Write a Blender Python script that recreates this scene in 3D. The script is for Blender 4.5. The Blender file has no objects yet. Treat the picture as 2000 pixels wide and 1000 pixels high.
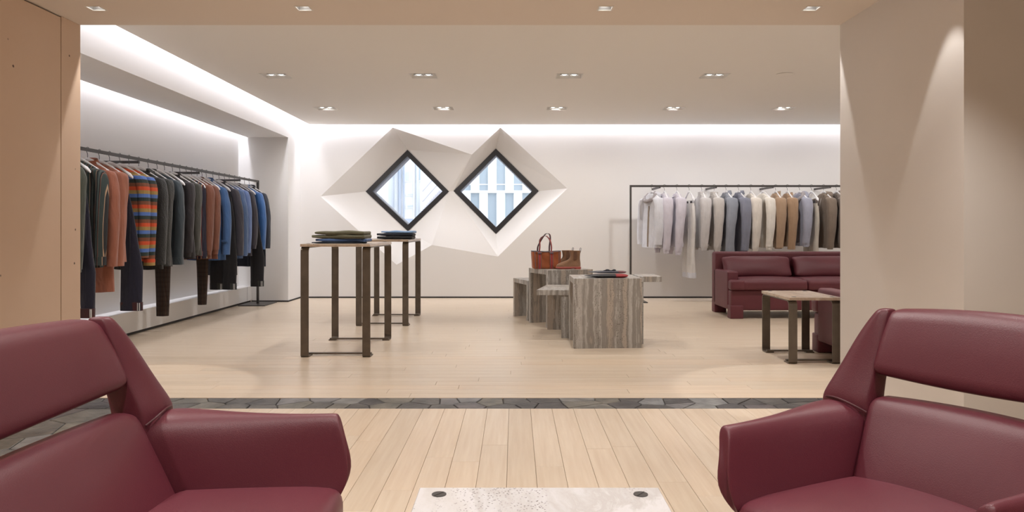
import bpy, bmesh, math, random
from mathutils import Vector, Matrix
random.seed(7)
S = bpy.context.scene
COL = S.collection
PI = math.pi

# ------------------------------------------------------------------ camera, world, exposure
F, H = 1450.0, 1.08            # focal length in px of a 2000 px wide frame, eye height
VX, VY = 1005.0, 448.0         # vanishing point in the photograph
cd = bpy.data.cameras.new('camera'); cam = bpy.data.objects.new('camera', cd); COL.objects.link(cam)
cam.location = (0, 0, H); cam.rotation_euler = (PI/2, 0, 0)
cd.sensor_width = 36; cd.lens = 36*F/2000
cd.shift_x = -(VX-1000)/2000; cd.shift_y = -(500-VY)/2000
cd.clip_start = .05; cd.clip_end = 300
S.camera = cam
w = bpy.data.worlds.new('world'); S.world = w; w.use_nodes = True
w.node_tree.nodes['Background'].inputs[0].default_value = (.86, .93, 1, 1)
w.node_tree.nodes['Background'].inputs[1].default_value = 2.8
S.view_settings.view_transform = 'Standard'; S.view_settings.look = 'None'
S.view_settings.gamma = 1; S.view_settings.use_curve_mapping = False
S.view_settings.exposure = 0.0

WARM = (1, .935, .88); NEUT = (1, .958, .925); COOL = (.94, .93, 1)
SPOT_B, SPOT_F, COVE = 62, 68, 1.15      # back room spot, front room spot, cove multiplier

def spot(loc, energy, size=115, blend=.7, color=NEUT, target=None, radius=.05, name='downlight_lamp_light'):
    l = bpy.data.lights.new(name, 'SPOT'); l.energy = energy; l.spot_size = math.radians(size)
    l.spot_blend = blend; l.color = color; l.shadow_soft_size = radius
    o = bpy.data.objects.new(name, l); COL.objects.link(o); o.location = loc
    if target is not None:
        o.rotation_euler = (Vector(target)-Vector(loc)).to_track_quat('-Z', 'Y').to_euler()
    return o
def strip(loc, sx, sy, energy, rot=(0, 0, 0), color=COOL):
    l = bpy.data.lights.new('cove_light', 'AREA'); l.shape = 'RECTANGLE'; l.size = sx; l.size_y = sy
    l.energy = energy; l.color = color
    o = bpy.data.objects.new('cove_light', l); COL.objects.link(o); o.location = loc; o.rotation_euler = rot
    return o

# ------------------------------------------------------------------ places
CEIL, SOFF = 2.709, 2.39
YB, YO, YS = 11.69, 4.76, 4.474           # back wall, opening, near edge of the slate strip
XL, XN = -3.37, -4.11                     # left wall face, niche back wall
XW, XR = -2.784, 2.088                    # left stone wall, right pillar
XE = 6.2                                  # right wall of the back room
ROWS = [(5.76, [-2.53, -.967, .581, 2.12, 3.65, 5.2]), (7.88, [-2.53, -.967, .581, 2.12, 3.65, 5.2]), (10.0, [-2.54, -.96, .57, 2.145, 3.63, 5.2])]
FRONT = [(4.40, [-2.48, -1.25, .537, 1.76]), (2.7, [-2.0, -.7, .6, 1.76]), (1.0, [-2.0, -.7, .6, 1.9]), (-.8, [-2.0, -.7, .6, 1.9])]  # rows after the first are out of view, added to fill-light the armchairs
def at(x, y, Y):
    return Vector(((x-VX)*Y/F, Y, H+(VY-y)*Y/F))

# ceiling lamps; front rows after the first are added fill light
for ry, xs in ROWS:
    for x in xs:
        tgt = (x, ry, 0)
        if ry == 10.0: tgt = (x, 11.3, .6)
        spot((x, ry, CEIL-.006), SPOT_B*(1.0 if ry == 10.0 else .97), target=tgt)
for ry, xs in FRONT:
    for x in xs:
        spot((x, ry, SOFF-.004), SPOT_F*(.5 if ry > 4 else 1), size=48 if ry > 4 else 110, target=(x*.85, ry+.0, 0), color=WARM, radius=.03)
# narrow wall lamps that draw the slanting beams on the two side walls
spot((1.98, 4.93, CEIL-.01), 85, size=42, blend=.12, color=NEUT, target=(2.06, 4.93, 0), radius=.02)
spot((1.90, 3.52, SOFF-.01), 16, size=52, blend=.15, color=NEUT, target=(1.98, 3.54, 0), radius=.02)
spot((-2.66, 4.93, CEIL-.01), 85, size=42, blend=.12, color=NEUT, target=(-2.75, 4.93, 0), radius=.02)
spot((-2.66, 3.33, SOFF-.01), 20, size=42, blend=.12, color=NEUT, target=(-2.75, 3.33, 0), radius=.02)
# coves
strip(((XL+XE)/2, 11.61, 2.98), XE-XL, .08, 75*COVE)
strip((-3.275, (YO+YB)/2, 2.98), .08, YB-YO, 34*COVE)
strip((-4.05, (YO+11.05)/2, 2.98), .06, 11.05-YO, 62*COVE)

# ------------------------------------------------------------------ materials
def mat(name, color=(.8, .8, .8), rough=.6, metal=0., bump=0., bscale=60., spec=None, sheen=0., var=0., vscale=4.):
    m = bpy.data.materials.new(name); m.use_nodes = True
    nt = m.node_tree; b = nt.nodes['Principled BSDF']
    b.inputs['Base Color'].default_value = (*color, 1); b.inputs['Roughness'].default_value = rough
    b.inputs['Metallic'].default_value = metal
    if spec is not None: b.inputs['Specular IOR Level'].default_value = spec
    if sheen: b.inputs['Sheen Weight'].default_value = sheen
    tc = nt.nodes.new('ShaderNodeTexCoord')
    if bump:
        n = nt.nodes.new('ShaderNodeTexNoise'); n.inputs['Scale'].default_value = bscale; n.inputs['Detail'].default_value = 4
        bp = nt.nodes.new('ShaderNodeBump'); bp.inputs['Strength'].default_value = bump; bp.inputs['Distance'].default_value = .01
        nt.links.new(tc.outputs['Object'], n.inputs['Vector']); nt.links.new(n.outputs['Fac'], bp.inputs['Height'])
        nt.links.new(bp.outputs['Normal'], b.inputs['Normal'])
    if var:
        n = nt.nodes.new('ShaderNodeTexNoise'); n.inputs['Scale'].default_value = vscale; n.inputs['Detail'].default_value = 5
        r = ramp(nt, [(.3, [c*(1-var) for c in color]), (.7, [min(1, c*(1+var)) for c in color])])
        nt.links.new(tc.outputs['Object'], n.inputs['Vector']); nt.links.new(n.outputs['Fac'], r.inputs[0])
        nt.links.new(r.outputs[0], b.inputs['Base Color'])
    return m
def ramp(nt, stops, const=False):
    r = nt.nodes.new('ShaderNodeValToRGB'); e = r.color_ramp.elements
    if const: r.color_ramp.interpolation = 'CONSTANT'
    while len(e) < len(stops): e.new(.5)
    for k, (p, c) in enumerate(stops):
        e[k].position = p; e[k].color = (*c[:3], 1)
    return r
def mixc(nt, fac, a, b, mode='MIX'):
    m = nt.nodes.new('ShaderNodeMix'); m.data_type = 'RGBA'; m.blend_type = mode
    for sock, v in ((m.inputs[0], fac), (m.inputs[6], a), (m.inputs[7], b)):
        if hasattr(v, 'is_output') or isinstance(v, bpy.types.NodeSocket): nt.links.new(v, sock)
        elif isinstance(v, (int, float)): sock.default_value = v
        else: sock.default_value = (*v[:3], 1)
    return m.outputs[2]
def mapping(nt, scale, rot=(0, 0, 0), src='Object', rand=False):
    tc = nt.nodes.new('ShaderNodeTexCoord'); mp = nt.nodes.new('ShaderNodeMapping')
    mp.inputs['Scale'].default_value = scale; mp.inputs['Rotation'].default_value = rot
    nt.links.new(tc.outputs[src], mp.inputs['Vector'])
    if rand:
        oi = nt.nodes.new('ShaderNodeObjectInfo'); mu = nt.nodes.new('ShaderNodeMath'); mu.operation = 'MULTIPLY'; mu.inputs[1].default_value = 37
        nt.links.new(oi.outputs['Random'], mu.inputs[0]); cb = nt.nodes.new('ShaderNodeCombineXYZ')
        for i in range(3): nt.links.new(mu.outputs[0], cb.inputs[i])
        nt.links.new(cb.outputs[0], mp.inputs['Location'])
    return mp.outputs[0]

def wood_mat(name, along, light=1.):
    m = mat(name, rough=.33); nt = m.node_tree; b = nt.nodes['Principled BSDF']
    sc = (1.2, 26, 4) if along == 'x' else (26, 1.2, 4)
    v = mapping(nt, sc, rand=True)
    n = nt.nodes.new('ShaderNodeTexNoise'); n.inputs['Scale'].default_value = 1.6; n.inputs['Detail'].default_value = 6; n.inputs['Roughness'].default_value = .6
    nt.links.new(v, n.inputs['Vector'])
    r = ramp(nt, [(.3, (.595*light, .48*light, .363*light)), (.72, (.69*light, .588*light, .468*light))])
    nt.links.new(n.outputs['Fac'], r.inputs[0])
    oi = nt.nodes.new('ShaderNodeObjectInfo')
    g = ramp(nt, [(0, (.92, .905, .88)), (.5, (1, 1, 1)), (1, (1.0, .96, .92))])
    nt.links.new(oi.outputs['Random'], g.inputs[0])
    nt.links.new(mixc(nt, 1., r.outputs[0], g.outputs[0], 'MULTIPLY'), b.inputs['Base Color'])
    n2 = nt.nodes.new('ShaderNodeTexNoise'); n2.inputs['Scale'].default_value = 3.; nt.links.new(v, n2.inputs['Vector'])
    mr = nt.nodes.new('ShaderNodeMapRange'); mr.inputs[3].default_value = .26; mr.inputs[4].default_value = .42
    nt.links.new(n2.outputs['Fac'], mr.inputs[0]); nt.links.new(mr.outputs[0], b.inputs['Roughness'])
    return m

def travertine(name, stops, scale=(7, 7, .5), pits=.5, rough=.45, pitscale=70., pth=.50):
    m = mat(name, rough=rough); nt = m.node_tree; b = nt.nodes['Principled BSDF']
    v0 = mapping(nt, scale)
    wn = nt.nodes.new('ShaderNodeTexNoise'); wn.inputs['Scale'].default_value = 6.; wn.inputs['Detail'].default_value = 3
    nt.links.new(mapping(nt, (1, 1, 1)), wn.inputs['Vector'])
    va = nt.nodes.new('ShaderNodeVectorMath'); va.operation = 'MULTIPLY_ADD'; va.inputs[1].default_value = (.26, .26, .26)
    nt.links.new(wn.outputs['Color'], va.inputs[0]); nt.links.new(v0, va.inputs[2]); v = va.outputs[0]
    n = nt.nodes.new('ShaderNodeTexNoise'); n.inputs['Scale'].default_value = 1.; n.inputs['Detail'].default_value = 10
    n.inputs['Roughness'].default_value = .66
    nt.links.new(v, n.inputs['Vector']); r = ramp(nt, stops); nt.links.new(n.outputs['Fac'], r.inputs[0])
    # pits gathered in bands
    vo = nt.nodes.new('ShaderNodeTexVoronoi'); vo.inputs['Scale'].default_value = pitscale
    nt.links.new(mapping(nt, (1, 1, .6)), vo.inputs['Vector'])
    n2 = nt.nodes.new('ShaderNodeTexNoise'); n2.inputs['Scale'].default_value = 1.1; n2.inputs['Detail'].default_value = 3
    nt.links.new(mapping(nt, (scale[0]*1.3+.1, scale[1]*1.3+.1, scale[2]*2+.1), (0, 0, .3)), n2.inputs['Vector'])
    rd = ramp(nt, [(.10, (1, 1, 1)), (.30, (0, 0, 0))]); nt.links.new(vo.outputs['Distance'], rd.inputs[0])
    rb = ramp(nt, [(pth, (0, 0, 0)), (pth+.08, (pits, pits, pits))]); nt.links.new(n2.outputs['Fac'], rb.inputs[0])
    fac = mixc(nt, 1., rd.outputs[0], rb.outputs[0], 'MULTIPLY')
    nt.links.new(mixc(nt, fac, r.outputs[0], (.10, .075, .06)), b.inputs['Base Color'])
    bp = nt.nodes.new('ShaderNodeBump'); bp.inputs['Strength'].default_value = .5; bp.inputs['Distance'].default_value = .004; bp.invert = True
    nt.links.new(fac, bp.inputs['Height']); nt.links.new(bp.outputs['Normal'], b.inputs['Normal'])
    return m

M = {}
M['white'] = mat('white_plaster', (.80, .79, .78), .75, bump=.03, bscale=200)
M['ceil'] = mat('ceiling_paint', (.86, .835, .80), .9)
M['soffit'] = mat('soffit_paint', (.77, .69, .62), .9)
M['pillar'] = mat('pillar_plaster', (.75, .715, .68), .6, var=.02, vscale=1.5)
M['dark'] = mat('shadow_gap_black', (.018, .017, .016), .6)
M['bronze'] = mat('bronze_metal', (.15, .125, .10), .42, .55, var=.15, vscale=12)
M['rack'] = mat('blackened_steel', (.085, .08, .078), .42, .6)
M['frame'] = mat('window_frame_black', (.022, .022, .026), .45)
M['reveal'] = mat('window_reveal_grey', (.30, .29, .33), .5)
M['hanger'] = mat('hanger_white', (.82, .82, .84), .35)
M['wire'] = mat('hook_wire', (.10, .10, .11), .35, .9)
M['leather'] = mat('burgundy_leather', (.106, .017, .029), .42, bump=.10, bscale=420, var=.06, vscale=3)
M['leather_seam'] = mat('burgundy_seam', (.07, .012, .018), .5)
M['sofa'] = mat('burgundy_sofa_leather', (.125, .026, .037), .50, bump=.08, bscale=300, var=.08, vscale=4)
M['plank_x'] = wood_mat('oak_plank_across', 'x'); M['plank_y'] = wood_mat('oak_plank_along', 'y', .93)
M['stone_dark'] = travertine('grey_travertine', [(.28, (.22, .205, .185)), (.38, (.33, .31, .285)), (.44, (.56, .55, .53)), (.47, (.34, .32, .295)), (.53, (.29, .27, .245)), (.565, (.49, .43, .37)), (.61, (.43, .39, .35)), (.65, (.62, .61, .59)), (.70, (.38, .36, .33))], (7.5, 7.5, .10), 1., .42, 85)
M['stone_pale'] = travertine('pale_travertine', [(.30, (.36, .345, .35)), (.42, (.53, .53, .55)), (.5, (.44, .425, .42)), (.54, (.55, .545, .56)), (.66, (.48, .46, .45)), (.75, (.58, .58, .60))], (3.2, .8, 1), .95, .24, 115, .46)
M['stone_warm'] = travertine('warm_travertine', [(.30, (.36, .25, .18)), (.45, (.55, .44, .34)), (.6, (.42, .32, .25)), (.75, (.62, .54, .46))], (5, 1, 5), .9, .25, 60)

def limestone():
    m = mat('tan_limestone', rough=.55); nt = m.node_tree; b = nt.nodes['Principled BSDF']
    n = nt.nodes.new('ShaderNodeTexNoise'); n.inputs['Scale'].default_value = 1.3; n.inputs['Detail'].default_value = 5
    nt.links.new(mapping(nt, (1, 1, 1)), n.inputs['Vector'])
    r = ramp(nt, [(.3, (.68, .505, .375)), (.7, (.73, .555, .425))]); nt.links.new(n.outputs['Fac'], r.inputs[0])
    vo = nt.nodes.new('ShaderNodeTexVoronoi'); vo.inputs['Scale'].default_value = 9.; nt.links.new(mapping(nt, (1, 1, 1)), vo.inputs['Vector'])
    n2 = nt.nodes.new('ShaderNodeTexNoise'); n2.inputs['Scale'].default_value = 60; nt.links.new(mapping(nt, (1, 1, 1)), n2.inputs['Vector'])
    ad = nt.nodes.new('ShaderNodeMath'); ad.operation = 'MULTIPLY_ADD'; ad.inputs[1].default_value = .05
    nt.links.new(n2.outputs['Fac'], ad.inputs[0]); nt.links.new(vo.outputs['Distance'], ad.inputs[2])
    rd = ramp(nt, [(.095, (1, 1, 1)), (.125, (0, 0, 0))]); nt.links.new(ad.outputs[0], rd.inputs[0])
    # only some cells carry a pit
    rc = ramp(nt, [(.34, (1, 1, 1)), (.36, (0, 0, 0))]); sp = nt.nodes.new('ShaderNodeSeparateColor')
    nt.links.new(vo.outputs['Color'], sp.inputs[0]); nt.links.new(sp.outputs[0], rc.inputs[0])
    fac = mixc(nt, 1., rd.outputs[0], rc.outputs[0], 'MULTIPLY')
    nt.links.new(mixc(nt, fac, r.outputs[0], (.10, .05, .03)), b.inputs['Base Color'])
    return m
M['limestone'] = limestone()
def slate():
    m = mat('slate_stone', rough=.45, bump=.5, bscale=30); nt = m.node_tree; b = nt.nodes['Principled BSDF']
    oi = nt.nodes.new('ShaderNodeObjectInfo')
    g = ramp(nt, [(0, (.045, .042, .045)), (.3, (.085, .08, .075)), (.55, (.14, .13, .11)), (.75, (.20, .205, .215)), (1, (.075, .062, .065))])
    nt.links.new(oi.outputs['Random'], g.inputs[0])
    n = nt.nodes.new('ShaderNodeTexNoise'); n.inputs['Scale'].default_value = 9; n.inputs['Detail'].default_value = 8
    nt.links.new(mapping(nt, (1, 1, 1)), n.inputs['Vector']); r = ramp(nt, [(.35, (.6, .6, .6)), (.7, (1.35, 1.35, 1.3))]); nt.links.new(n.outputs['Fac'], r.inputs[0])
    nt.links.new(mixc(nt, 1., g.outputs[0], r.outputs[0], 'MULTIPLY'), b.inputs['Base Color'])
    return m
M['slate'] = slate()
M['grout'] = mat('slate_grout', (.045, .042, .04), .8)
M['subfloor'] = mat('subfloor_brown', (.22, .15, .10), .8)
def glass(name, tint=(1, 1, 1), g=.08):
    m = bpy.data.materials.new(name); m.use_nodes = True; nt = m.node_tree; nt.nodes.clear()
    o = nt.nodes.new('ShaderNodeOutputMaterial'); mx = nt.nodes.new('ShaderNodeMixShader'); mx.inputs[0].default_value = g
    t = nt.nodes.new('ShaderNodeBsdfTransparent'); t.inputs[0].default_value = (*tint, 1)
    gl = nt.nodes.new('ShaderNodeBsdfGlossy'); gl.inputs['Roughness'].default_value = .02
    nt.links.new(t.outputs[0], mx.inputs[1]); nt.links.new(gl.outputs[0], mx.inputs[2]); nt.links.new(mx.outputs[0], o.inputs[0])
    return m
M['glass'] = glass('window_glass')
def emit(name, color, s):
    m = mat(name, (.9, .9, .9)); b = m.node_tree.nodes['Principled BSDF']
    b.inputs['Emission Color'].default_value = (*color, 1); b.inputs['Emission Strength'].default_value = s
    return m
M['lamp'] = emit('lamp_face', (1, .97, .92), 6)
M['fixture'] = mat('fixture_white', (.78, .76, .73), .5)
M['fixture_in'] = mat('fixture_reflector', (.5, .49, .48), .3, .6)
# ------------------------------------------------------------------ helpers
def smooth(me, ang=None):
    for p in me.polygons: p.use_smooth = True
    if ang is not None:
        bm = bmesh.new(); bm.from_mesh(me)
        for e in bm.edges:
            if len(e.link_faces) == 2 and e.calc_face_angle(0) > math.radians(ang): e.smooth = False
        bm.to_mesh(me); bm.free()
def mk(name, vf, m, parent=None, sm=None, loc=None, rot=None, subsurf=0):
    v, f = vf
    me = bpy.data.meshes.new(name); me.from_pydata([tuple(p) for p in v], [], f)
    bm = bmesh.new(); bm.from_mesh(me); bmesh.ops.recalc_face_normals(bm, faces=bm.faces); bm.to_mesh(me); bm.free()
    if sm is not None: smooth(me, sm)
    me.materials.append(m)
    o = bpy.data.objects.new(name, me); COL.objects.link(o)
    if parent: o.parent = parent
    if loc is not None: o.location = loc
    if rot is not None: o.rotation_euler = rot
    if subsurf:
        s = o.modifiers.new('sub', 'SUBSURF'); s.levels = subsurf; s.render_levels = subsurf
    return o
def join(*parts):
    V, Fa = [], []
    for v, f in parts:
        k = len(V); V += list(v); Fa += [[i+k for i in q] for q in f]
    return V, Fa
def box(x0, x1, y0, y1, z0, z1):
    v = [(x, y, z) for z in (z0, z1) for y in (y0, y1) for x in (x0, x1)]
    return v, [[0, 2, 3, 1], [4, 5, 7, 6], [0, 1, 5, 4], [2, 6, 7, 3], [0, 4, 6, 2], [1, 3, 7, 5]]
def prism(poly, z0, z1, bev=0.):
    n = len(poly); cx = sum(p[0] for p in poly)/n; cy = sum(p[1] for p in poly)/n
    def ins(p, d):
        dx, dy = cx-p[0], cy-p[1]; L = math.hypot(dx, dy) or 1
        return (p[0]+dx/L*d, p[1]+dy/L*d)
    v = [(p[0], p[1], z0) for p in poly]
    if bev:
        v += [(p[0], p[1], z1-bev) for p in poly]; v += [(*ins(p, bev*1.4), z1) for p in poly]; L = 3
    else:
        v += [(p[0], p[1], z1) for p in poly]; L = 2
    f = [list(range(n))[::-1], [i+(L-1)*n for i in range(n)]]
    for l in range(L-1):
        for i in range(n):
            j = (i+1) % n; f.append([l*n+i, l*n+j, (l+1)*n+j, (l+1)*n+i])
    return v, f
def loft(rings, closed=True, cap=True, path_closed=False):
    n = len(rings[0]); v = [p for r in rings for p in r]; f = []
    R = len(rings)
    for a in range(R if path_closed else R-1):
        b = (a+1) % R
        for i in range(n if closed else n-1):
            j = (i+1) % n; f.append([a*n+i, a*n+j, b*n+j, b*n+i])
    if cap and closed and not path_closed:
        f.append(list(range(n))[::-1]); f.append([(R-1)*n+i for i in range(n)])
    return v, f
def tube(pts, r, n=8, closed=False):
    pts = [Vector(p) for p in pts]; rings = []; N = len(pts)
    up = None
    for i, p in enumerate(pts):
        if closed: t = pts[(i+1) % N]-pts[i-1]
        else: t = pts[min(i+1, N-1)]-pts[max(i-1, 0)]
        t.normalize()
        if up is None: up = t.orthogonal().normalized()
        up = (up-t*up.dot(t)).normalized(); s = t.cross(up)
        rr = r[i] if isinstance(r, (list, tuple)) else r
        rings.append([p+(up*math.cos(a)+s*math.sin(a))*rr for a in [2*PI*k/n for k in range(n)]])
    return loft(rings, path_closed=closed)
def rbox(hx, hy, hz, r, n=6, warp=None):
    """a rounded box centred at 0, optionally warped (x, y, z) -> point"""
    def g(h):
        k = 3; a = [-h+r*(1-math.cos(PI/2*i/k)) for i in range(k+1)]
        mid = [(-h+r)+(2*h-2*r)*i/n for i in range(1, n)]
        return a+mid+[-q for q in a[::-1]]
    X, Y, Z = g(hx), g(hy), g(hz); idx = {}; V = []; Fc = []
    def vid(p):
        key = tuple(round(c, 6) for c in p)
        if key not in idx:
            q = Vector(p); inn = Vector((max(-hx+r, min(hx-r, q.x)), max(-hy+r, min(hy-r, q.y)), max(-hz+r, min(hz-r, q.z))))
            d = q-inn
            if d.length > 1e-9: q = inn+d.normalized()*min(r, d.length*1.0 if max(abs(d.x), abs(d.y), abs(d.z)) < 1e-9 else r)
            idx[key] = len(V); V.append(Vector(q))
        return idx[key]
    def face(A, B, fn):
        for i in range(len(A)-1):
            for j in range(len(B)-1):
                Fc.append([vid(fn(A[i], B[j])), vid(fn(A[i+1], B[j])), vid(fn(A[i+1], B[j+1])), vid(fn(A[i], B[j+1]))])
    for s in (-1, 1):
        face(X, Y, lambda a, b: (a, b, s*hz)); face(X, Z, lambda a, b: (a, s*hy, b)); face(Y, Z, lambda a, b: (s*hx, a, b))
    if warp: V = [Vector(warp(*q)) for q in V]
    return V, Fc
def mv(vf, d=(0, 0, 0), rz=0., s=1.):
    c, k = math.cos(rz), math.sin(rz)
    return [Vector(((p[0]*c-p[1]*k)*s+d[0], (p[0]*k+p[1]*c)*s+d[1], p[2]*s+d[2])) for p in vf[0]], vf[1]
def thing(name, label, cat, loc=(0, 0, 0), rz=0., group=None):
    o = bpy.data.objects.new(name, None); COL.objects.link(o); o.empty_display_size = .1
    o.location = loc; o.rotation_euler = (0, 0, rz); return tag(o, label, cat, group)
def tag(o, label, cat, group=None):
    o['label'] = label; o['category'] = cat
    if group: o['group'] = group
    return o
def struct(name, vf, m, parent=None, **k):
    o = mk(name, vf, m, parent, **k)
    if parent is None: o['kind'] = 'structure'
    return o
def dup(o, name, parent, loc):
    c = o.copy(); c.name = name; COL.objects.link(c); c.parent = parent; c.location = loc; return c
def catmull(P, n=6):
    P = [Vector(p) for p in P]; out = []
    for i in range(len(P)-1):
        a, b, c, d = P[max(i-1, 0)], P[i], P[i+1], P[min(i+2, len(P)-1)]
        for k in range(n):
            t = k/n; out.append(.5*((2*b)+(c-a)*t+(2*a-5*b+4*c-d)*t*t+(3*b-a-3*c+d)*t**3))
    out.append(P[-1]); return out

# ------------------------------------------------------------------ the room
# floor: subfloor, oak planks, slate threshold and border
floor = struct('floor', box(-4.4, XE+.3, -3.2, YB+.2, -.12, -.018), M['subfloor'])
PW = .129
def plank(x0, x1, y0, y1):
    g, b = .0006, .0008
    a = (x0+g, x1-g, y0+g, y1-g)
    v = [(a[0], a[2]), (a[1], a[2]), (a[1], a[3]), (a[0], a[3])]
    i = [(a[0]+b, a[2]+b), (a[1]-b, a[2]+b), (a[1]-b, a[3]-b), (a[0]+b, a[3]-b)]
    V = [(*p, -.0175) for p in v]+[(*p, -.0012) for p in v]+[(*p, 0) for p in i]
    f = [[0, 3, 2, 1], [8, 9, 10, 11]]
    for l in (0, 4):
        for k in range(4): f.append([l+k, l+(k+1) % 4, l+4+(k+1) % 4, l+4+k])
    return V, f
rnd = random.Random(11)
# front planks run towards the windows
x = 1.0/F*0-2.25; k = 0
x0 = (994-VX)/352*H  # one seam, from which the others follow
xs = [x0+i*PW for i in range(-60, 60)]
fill = []
for i in range(len(xs)-1):
    a, b = xs[i], xs[i+1]
    if b < -2.25 or a > 4.6: continue
    a = max(a, -2.25); b = min(b, 4.6)
    y1 = YS; L = rnd.uniform(.5, 1.9)
    if a > XR-.01: y1 = 3.45
    while y1 > -3:
        y0 = max(-3.1, y1-L)
        if y1 > .4 and b < 2.4 and a > -2.3: mk('floor_plank', plank(a, b, y0, y1), M['plank_y'], floor)
        else: fill.append(plank(a, b, y0, y1))
        y1 = y0; L = rnd.uniform(1.3, 2.1)
# back planks run across
y = YO; row = 0
while y < YB:
    y1 = min(y+PW, YB+.02); xx = -4.11-rnd.uniform(0, 1.6)
    while xx < XE:
        L = rnd.uniform(1.4, 2.1); a, b = max(xx, -4.11), min(xx+L, XE)
        if b > a+.02:
            if row < 12: mk('floor_plank', plank(a, b, y, y1), M['plank_x'], floor)
            else: fill.append((y, plank(a, b, y, y1)))
        xx += L
    y = y1; row += 1
fy = [q for q in fill if not isinstance(q[0], float)]; fx = [q[1] for q in fill if isinstance(q[0], float)]
for nm, L_, m_ in (('far_floor_planks', fx, 'plank_x'), ('rear_floor_planks', fy, 'plank_y')):
    o = mk(nm, join(*L_), M[m_], floor); o['kind'] = 'stuff'

# slate: crazy paving cut from jittered points
def clip(poly, px, py, nx, ny):
    out = []
    for i in range(len(poly)):
        a, b = poly[i], poly[(i+1) % len(poly)]
        da = (a[0]-px)*nx+(a[1]-py)*ny; db = (b[0]-px)*nx+(b[1]-py)*ny
        if da <= 0: out.append(a)
        if da*db < 0:
            t = da/(da-db); out.append((a[0]+(b[0]-a[0])*t, a[1]+(b[1]-a[1])*t))
    return out
def crazy(x0, x1, y0, y1, cell, seed):
    r = random.Random(seed); pts = []
    nx, ny = max(1, round((x1-x0)/cell)), max(1, round((y1-y0)/cell))
    for i in range(nx):
        for j in range(ny):
            pts.append((x0+(i+.5+r.uniform(-.42, .42))*(x1-x0)/nx, y0+(j+.5+r.uniform(-.42, .42))*(y1-y0)/ny))
    res = []
    for i, p in enumerate(pts):
        poly = [(x0, y0), (x1, y0), (x1, y1), (x0, y1)]
        for k, q in enumerate(pts):
            if k == i: continue
            dx, dy = q[0]-p[0], q[1]-p[1]; L = math.hypot(dx, dy)
            if L > cell*4: continue
            mx, my = (p[0]+q[0])/2, (p[1]+q[1])/2
            poly = clip(poly, mx-dx/L*.003, my-dy/L*.003, dx/L, dy/L)
            if len(poly) < 3: break
        if len(poly) >= 3: res.append(poly)
    return res
mk('slate_bed', box(XW, XR, YS, YO, -.018, -.008), M['grout'], floor)
mk('slate_bed', box(XW, -2.25, -3.0, YS, -.018, -.008), M['grout'], floor)
for poly in crazy(XW, XR, YS+.004, YO-.004, .165, 4)+crazy(XW, -2.254, .6, YS, .27, 5):
    mk('slate_stone', prism(poly, -.010, rnd.uniform(-.0015, .0005), .003), M['slate'], floor)

# outer shell
struct('wall_right', box(XE, XE+.2, YO-.3, YB+.2, -.02, 3.1), M['white'])
struct('roof_slab', box(-4.6, XE+.3, -3.3, YB+.4, 3.02, 3.15), M['white'])['kind'] = 'structure'
bpy.data.objects['roof_slab'].name = 'ceiling_upper'
struct('wall_rear', box(-3.2, 4.9, -3.3, -3.1, -.02, 2.5), M['pillar'])
struct('wall_side', box(4.6, 4.8, -3.2, 3.5, -.02, 2.5), M['pillar'])
# back wall with the faceted double recess
out_px = [(767, 249), (921.4, 302), (977.5, 249), (1108, 368), (972.5, 501), (843.8, 478.5), (774.5, 517), (626, 383.5)]
YW = 11.95
O = [at(*p, YB) for p in out_px]
Ld = [at(796, 292.7, YW), at(877, 374, YW), at(797, 451.5, YW), at(714.5, 374, YW)]
Rd = [at(968.6, 290.4, YW), at(1052, 373, YW), at(968.6, 456.7, YW), at(886, 373, YW)]
bm = bmesh.new()
def loop(pts):
    vs = [bm.verts.new(p) for p in pts]
    return [bm.edges.new((vs[i], vs[(i+1) % len(vs)])) for i in range(len(vs))]
es = loop([Vector((-4.3, YB, -.02)), Vector((XE, YB, -.02)), Vector((XE, YB, 3.05)), Vector((-4.3, YB, 3.05))])+loop(O)
bmesh.ops.triangle_fill(bm, use_beauty=True, use_dissolve=False, edges=es)
me = bpy.data.meshes.new('wall_back'); bm.to_mesh(me); bm.free(); me.materials.append(M['white'])
wb = bpy.data.objects.new('wall_back', me); COL.objects.link(wb); wb['kind'] = 'structure'
Lt, Lr, Lb, Ll = Ld; Rt, Rr, Rb, Rl = Rd
facets = [(O[7], O[0], Lt, Ll), (O[0], O[1], Lr, Lt), (O[1], Rl, Lr), (O[1], O[2], Rt, Rl), (O[2], O[3], Rr, Rt), (O[3], O[4], Rb, Rr),
          (O[4], Rl, Rb), (Lr, Rl, O[4]), (Lr, O[4], O[5]), (Lr, O[5], O[6], Lb), (Ll, Lb, O[6], O[7])]
for q in facets:
    q = [Vector(p) for p in q]; n = (q[1]-q[0]).cross(q[2]-q[0]).normalized()
    if n.y > 0: q = q[::-1]; n = -n
    k = len(q); v = q+[p+Vector((0, .05, 0)) for p in q]
    if k == 4: fc = [[0, 1, 2], [0, 2, 3], [4, 6, 5], [4, 7, 6]]
    else: fc = [[0, 1, 2], [3, 5, 4]]
    fc += [[i, (i+1) % k, (i+1) % k+k, i+k] for i in range(k)]
    mk('recess_facet', (v, fc), M['white'], wb)
# outer wall leaf behind the recess, so that daylight comes only through the panes
bm = bmesh.new()
es = loop([Vector((-4.4, YW+.052, -.1)), Vector((XE+.2, YW+.052, -.1)), Vector((XE+.2, YW+.052, 3.15)), Vector((-4.4, YW+.052, 3.15))])
es += loop([p+Vector((0, .052, 0)) for p in Ld])+loop([p+Vector((0, .052, 0)) for p in Rd])
bmesh.ops.triangle_fill(bm, use_beauty=True, use_dissolve=False, edges=es)
me = bpy.data.meshes.new('outer_leaf'); bm.to_mesh(me); bm.free(); me.materials.append(M['white'])
o = bpy.data.objects.new('outer_leaf', me); COL.objects.link(o); o.parent = wb
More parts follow.
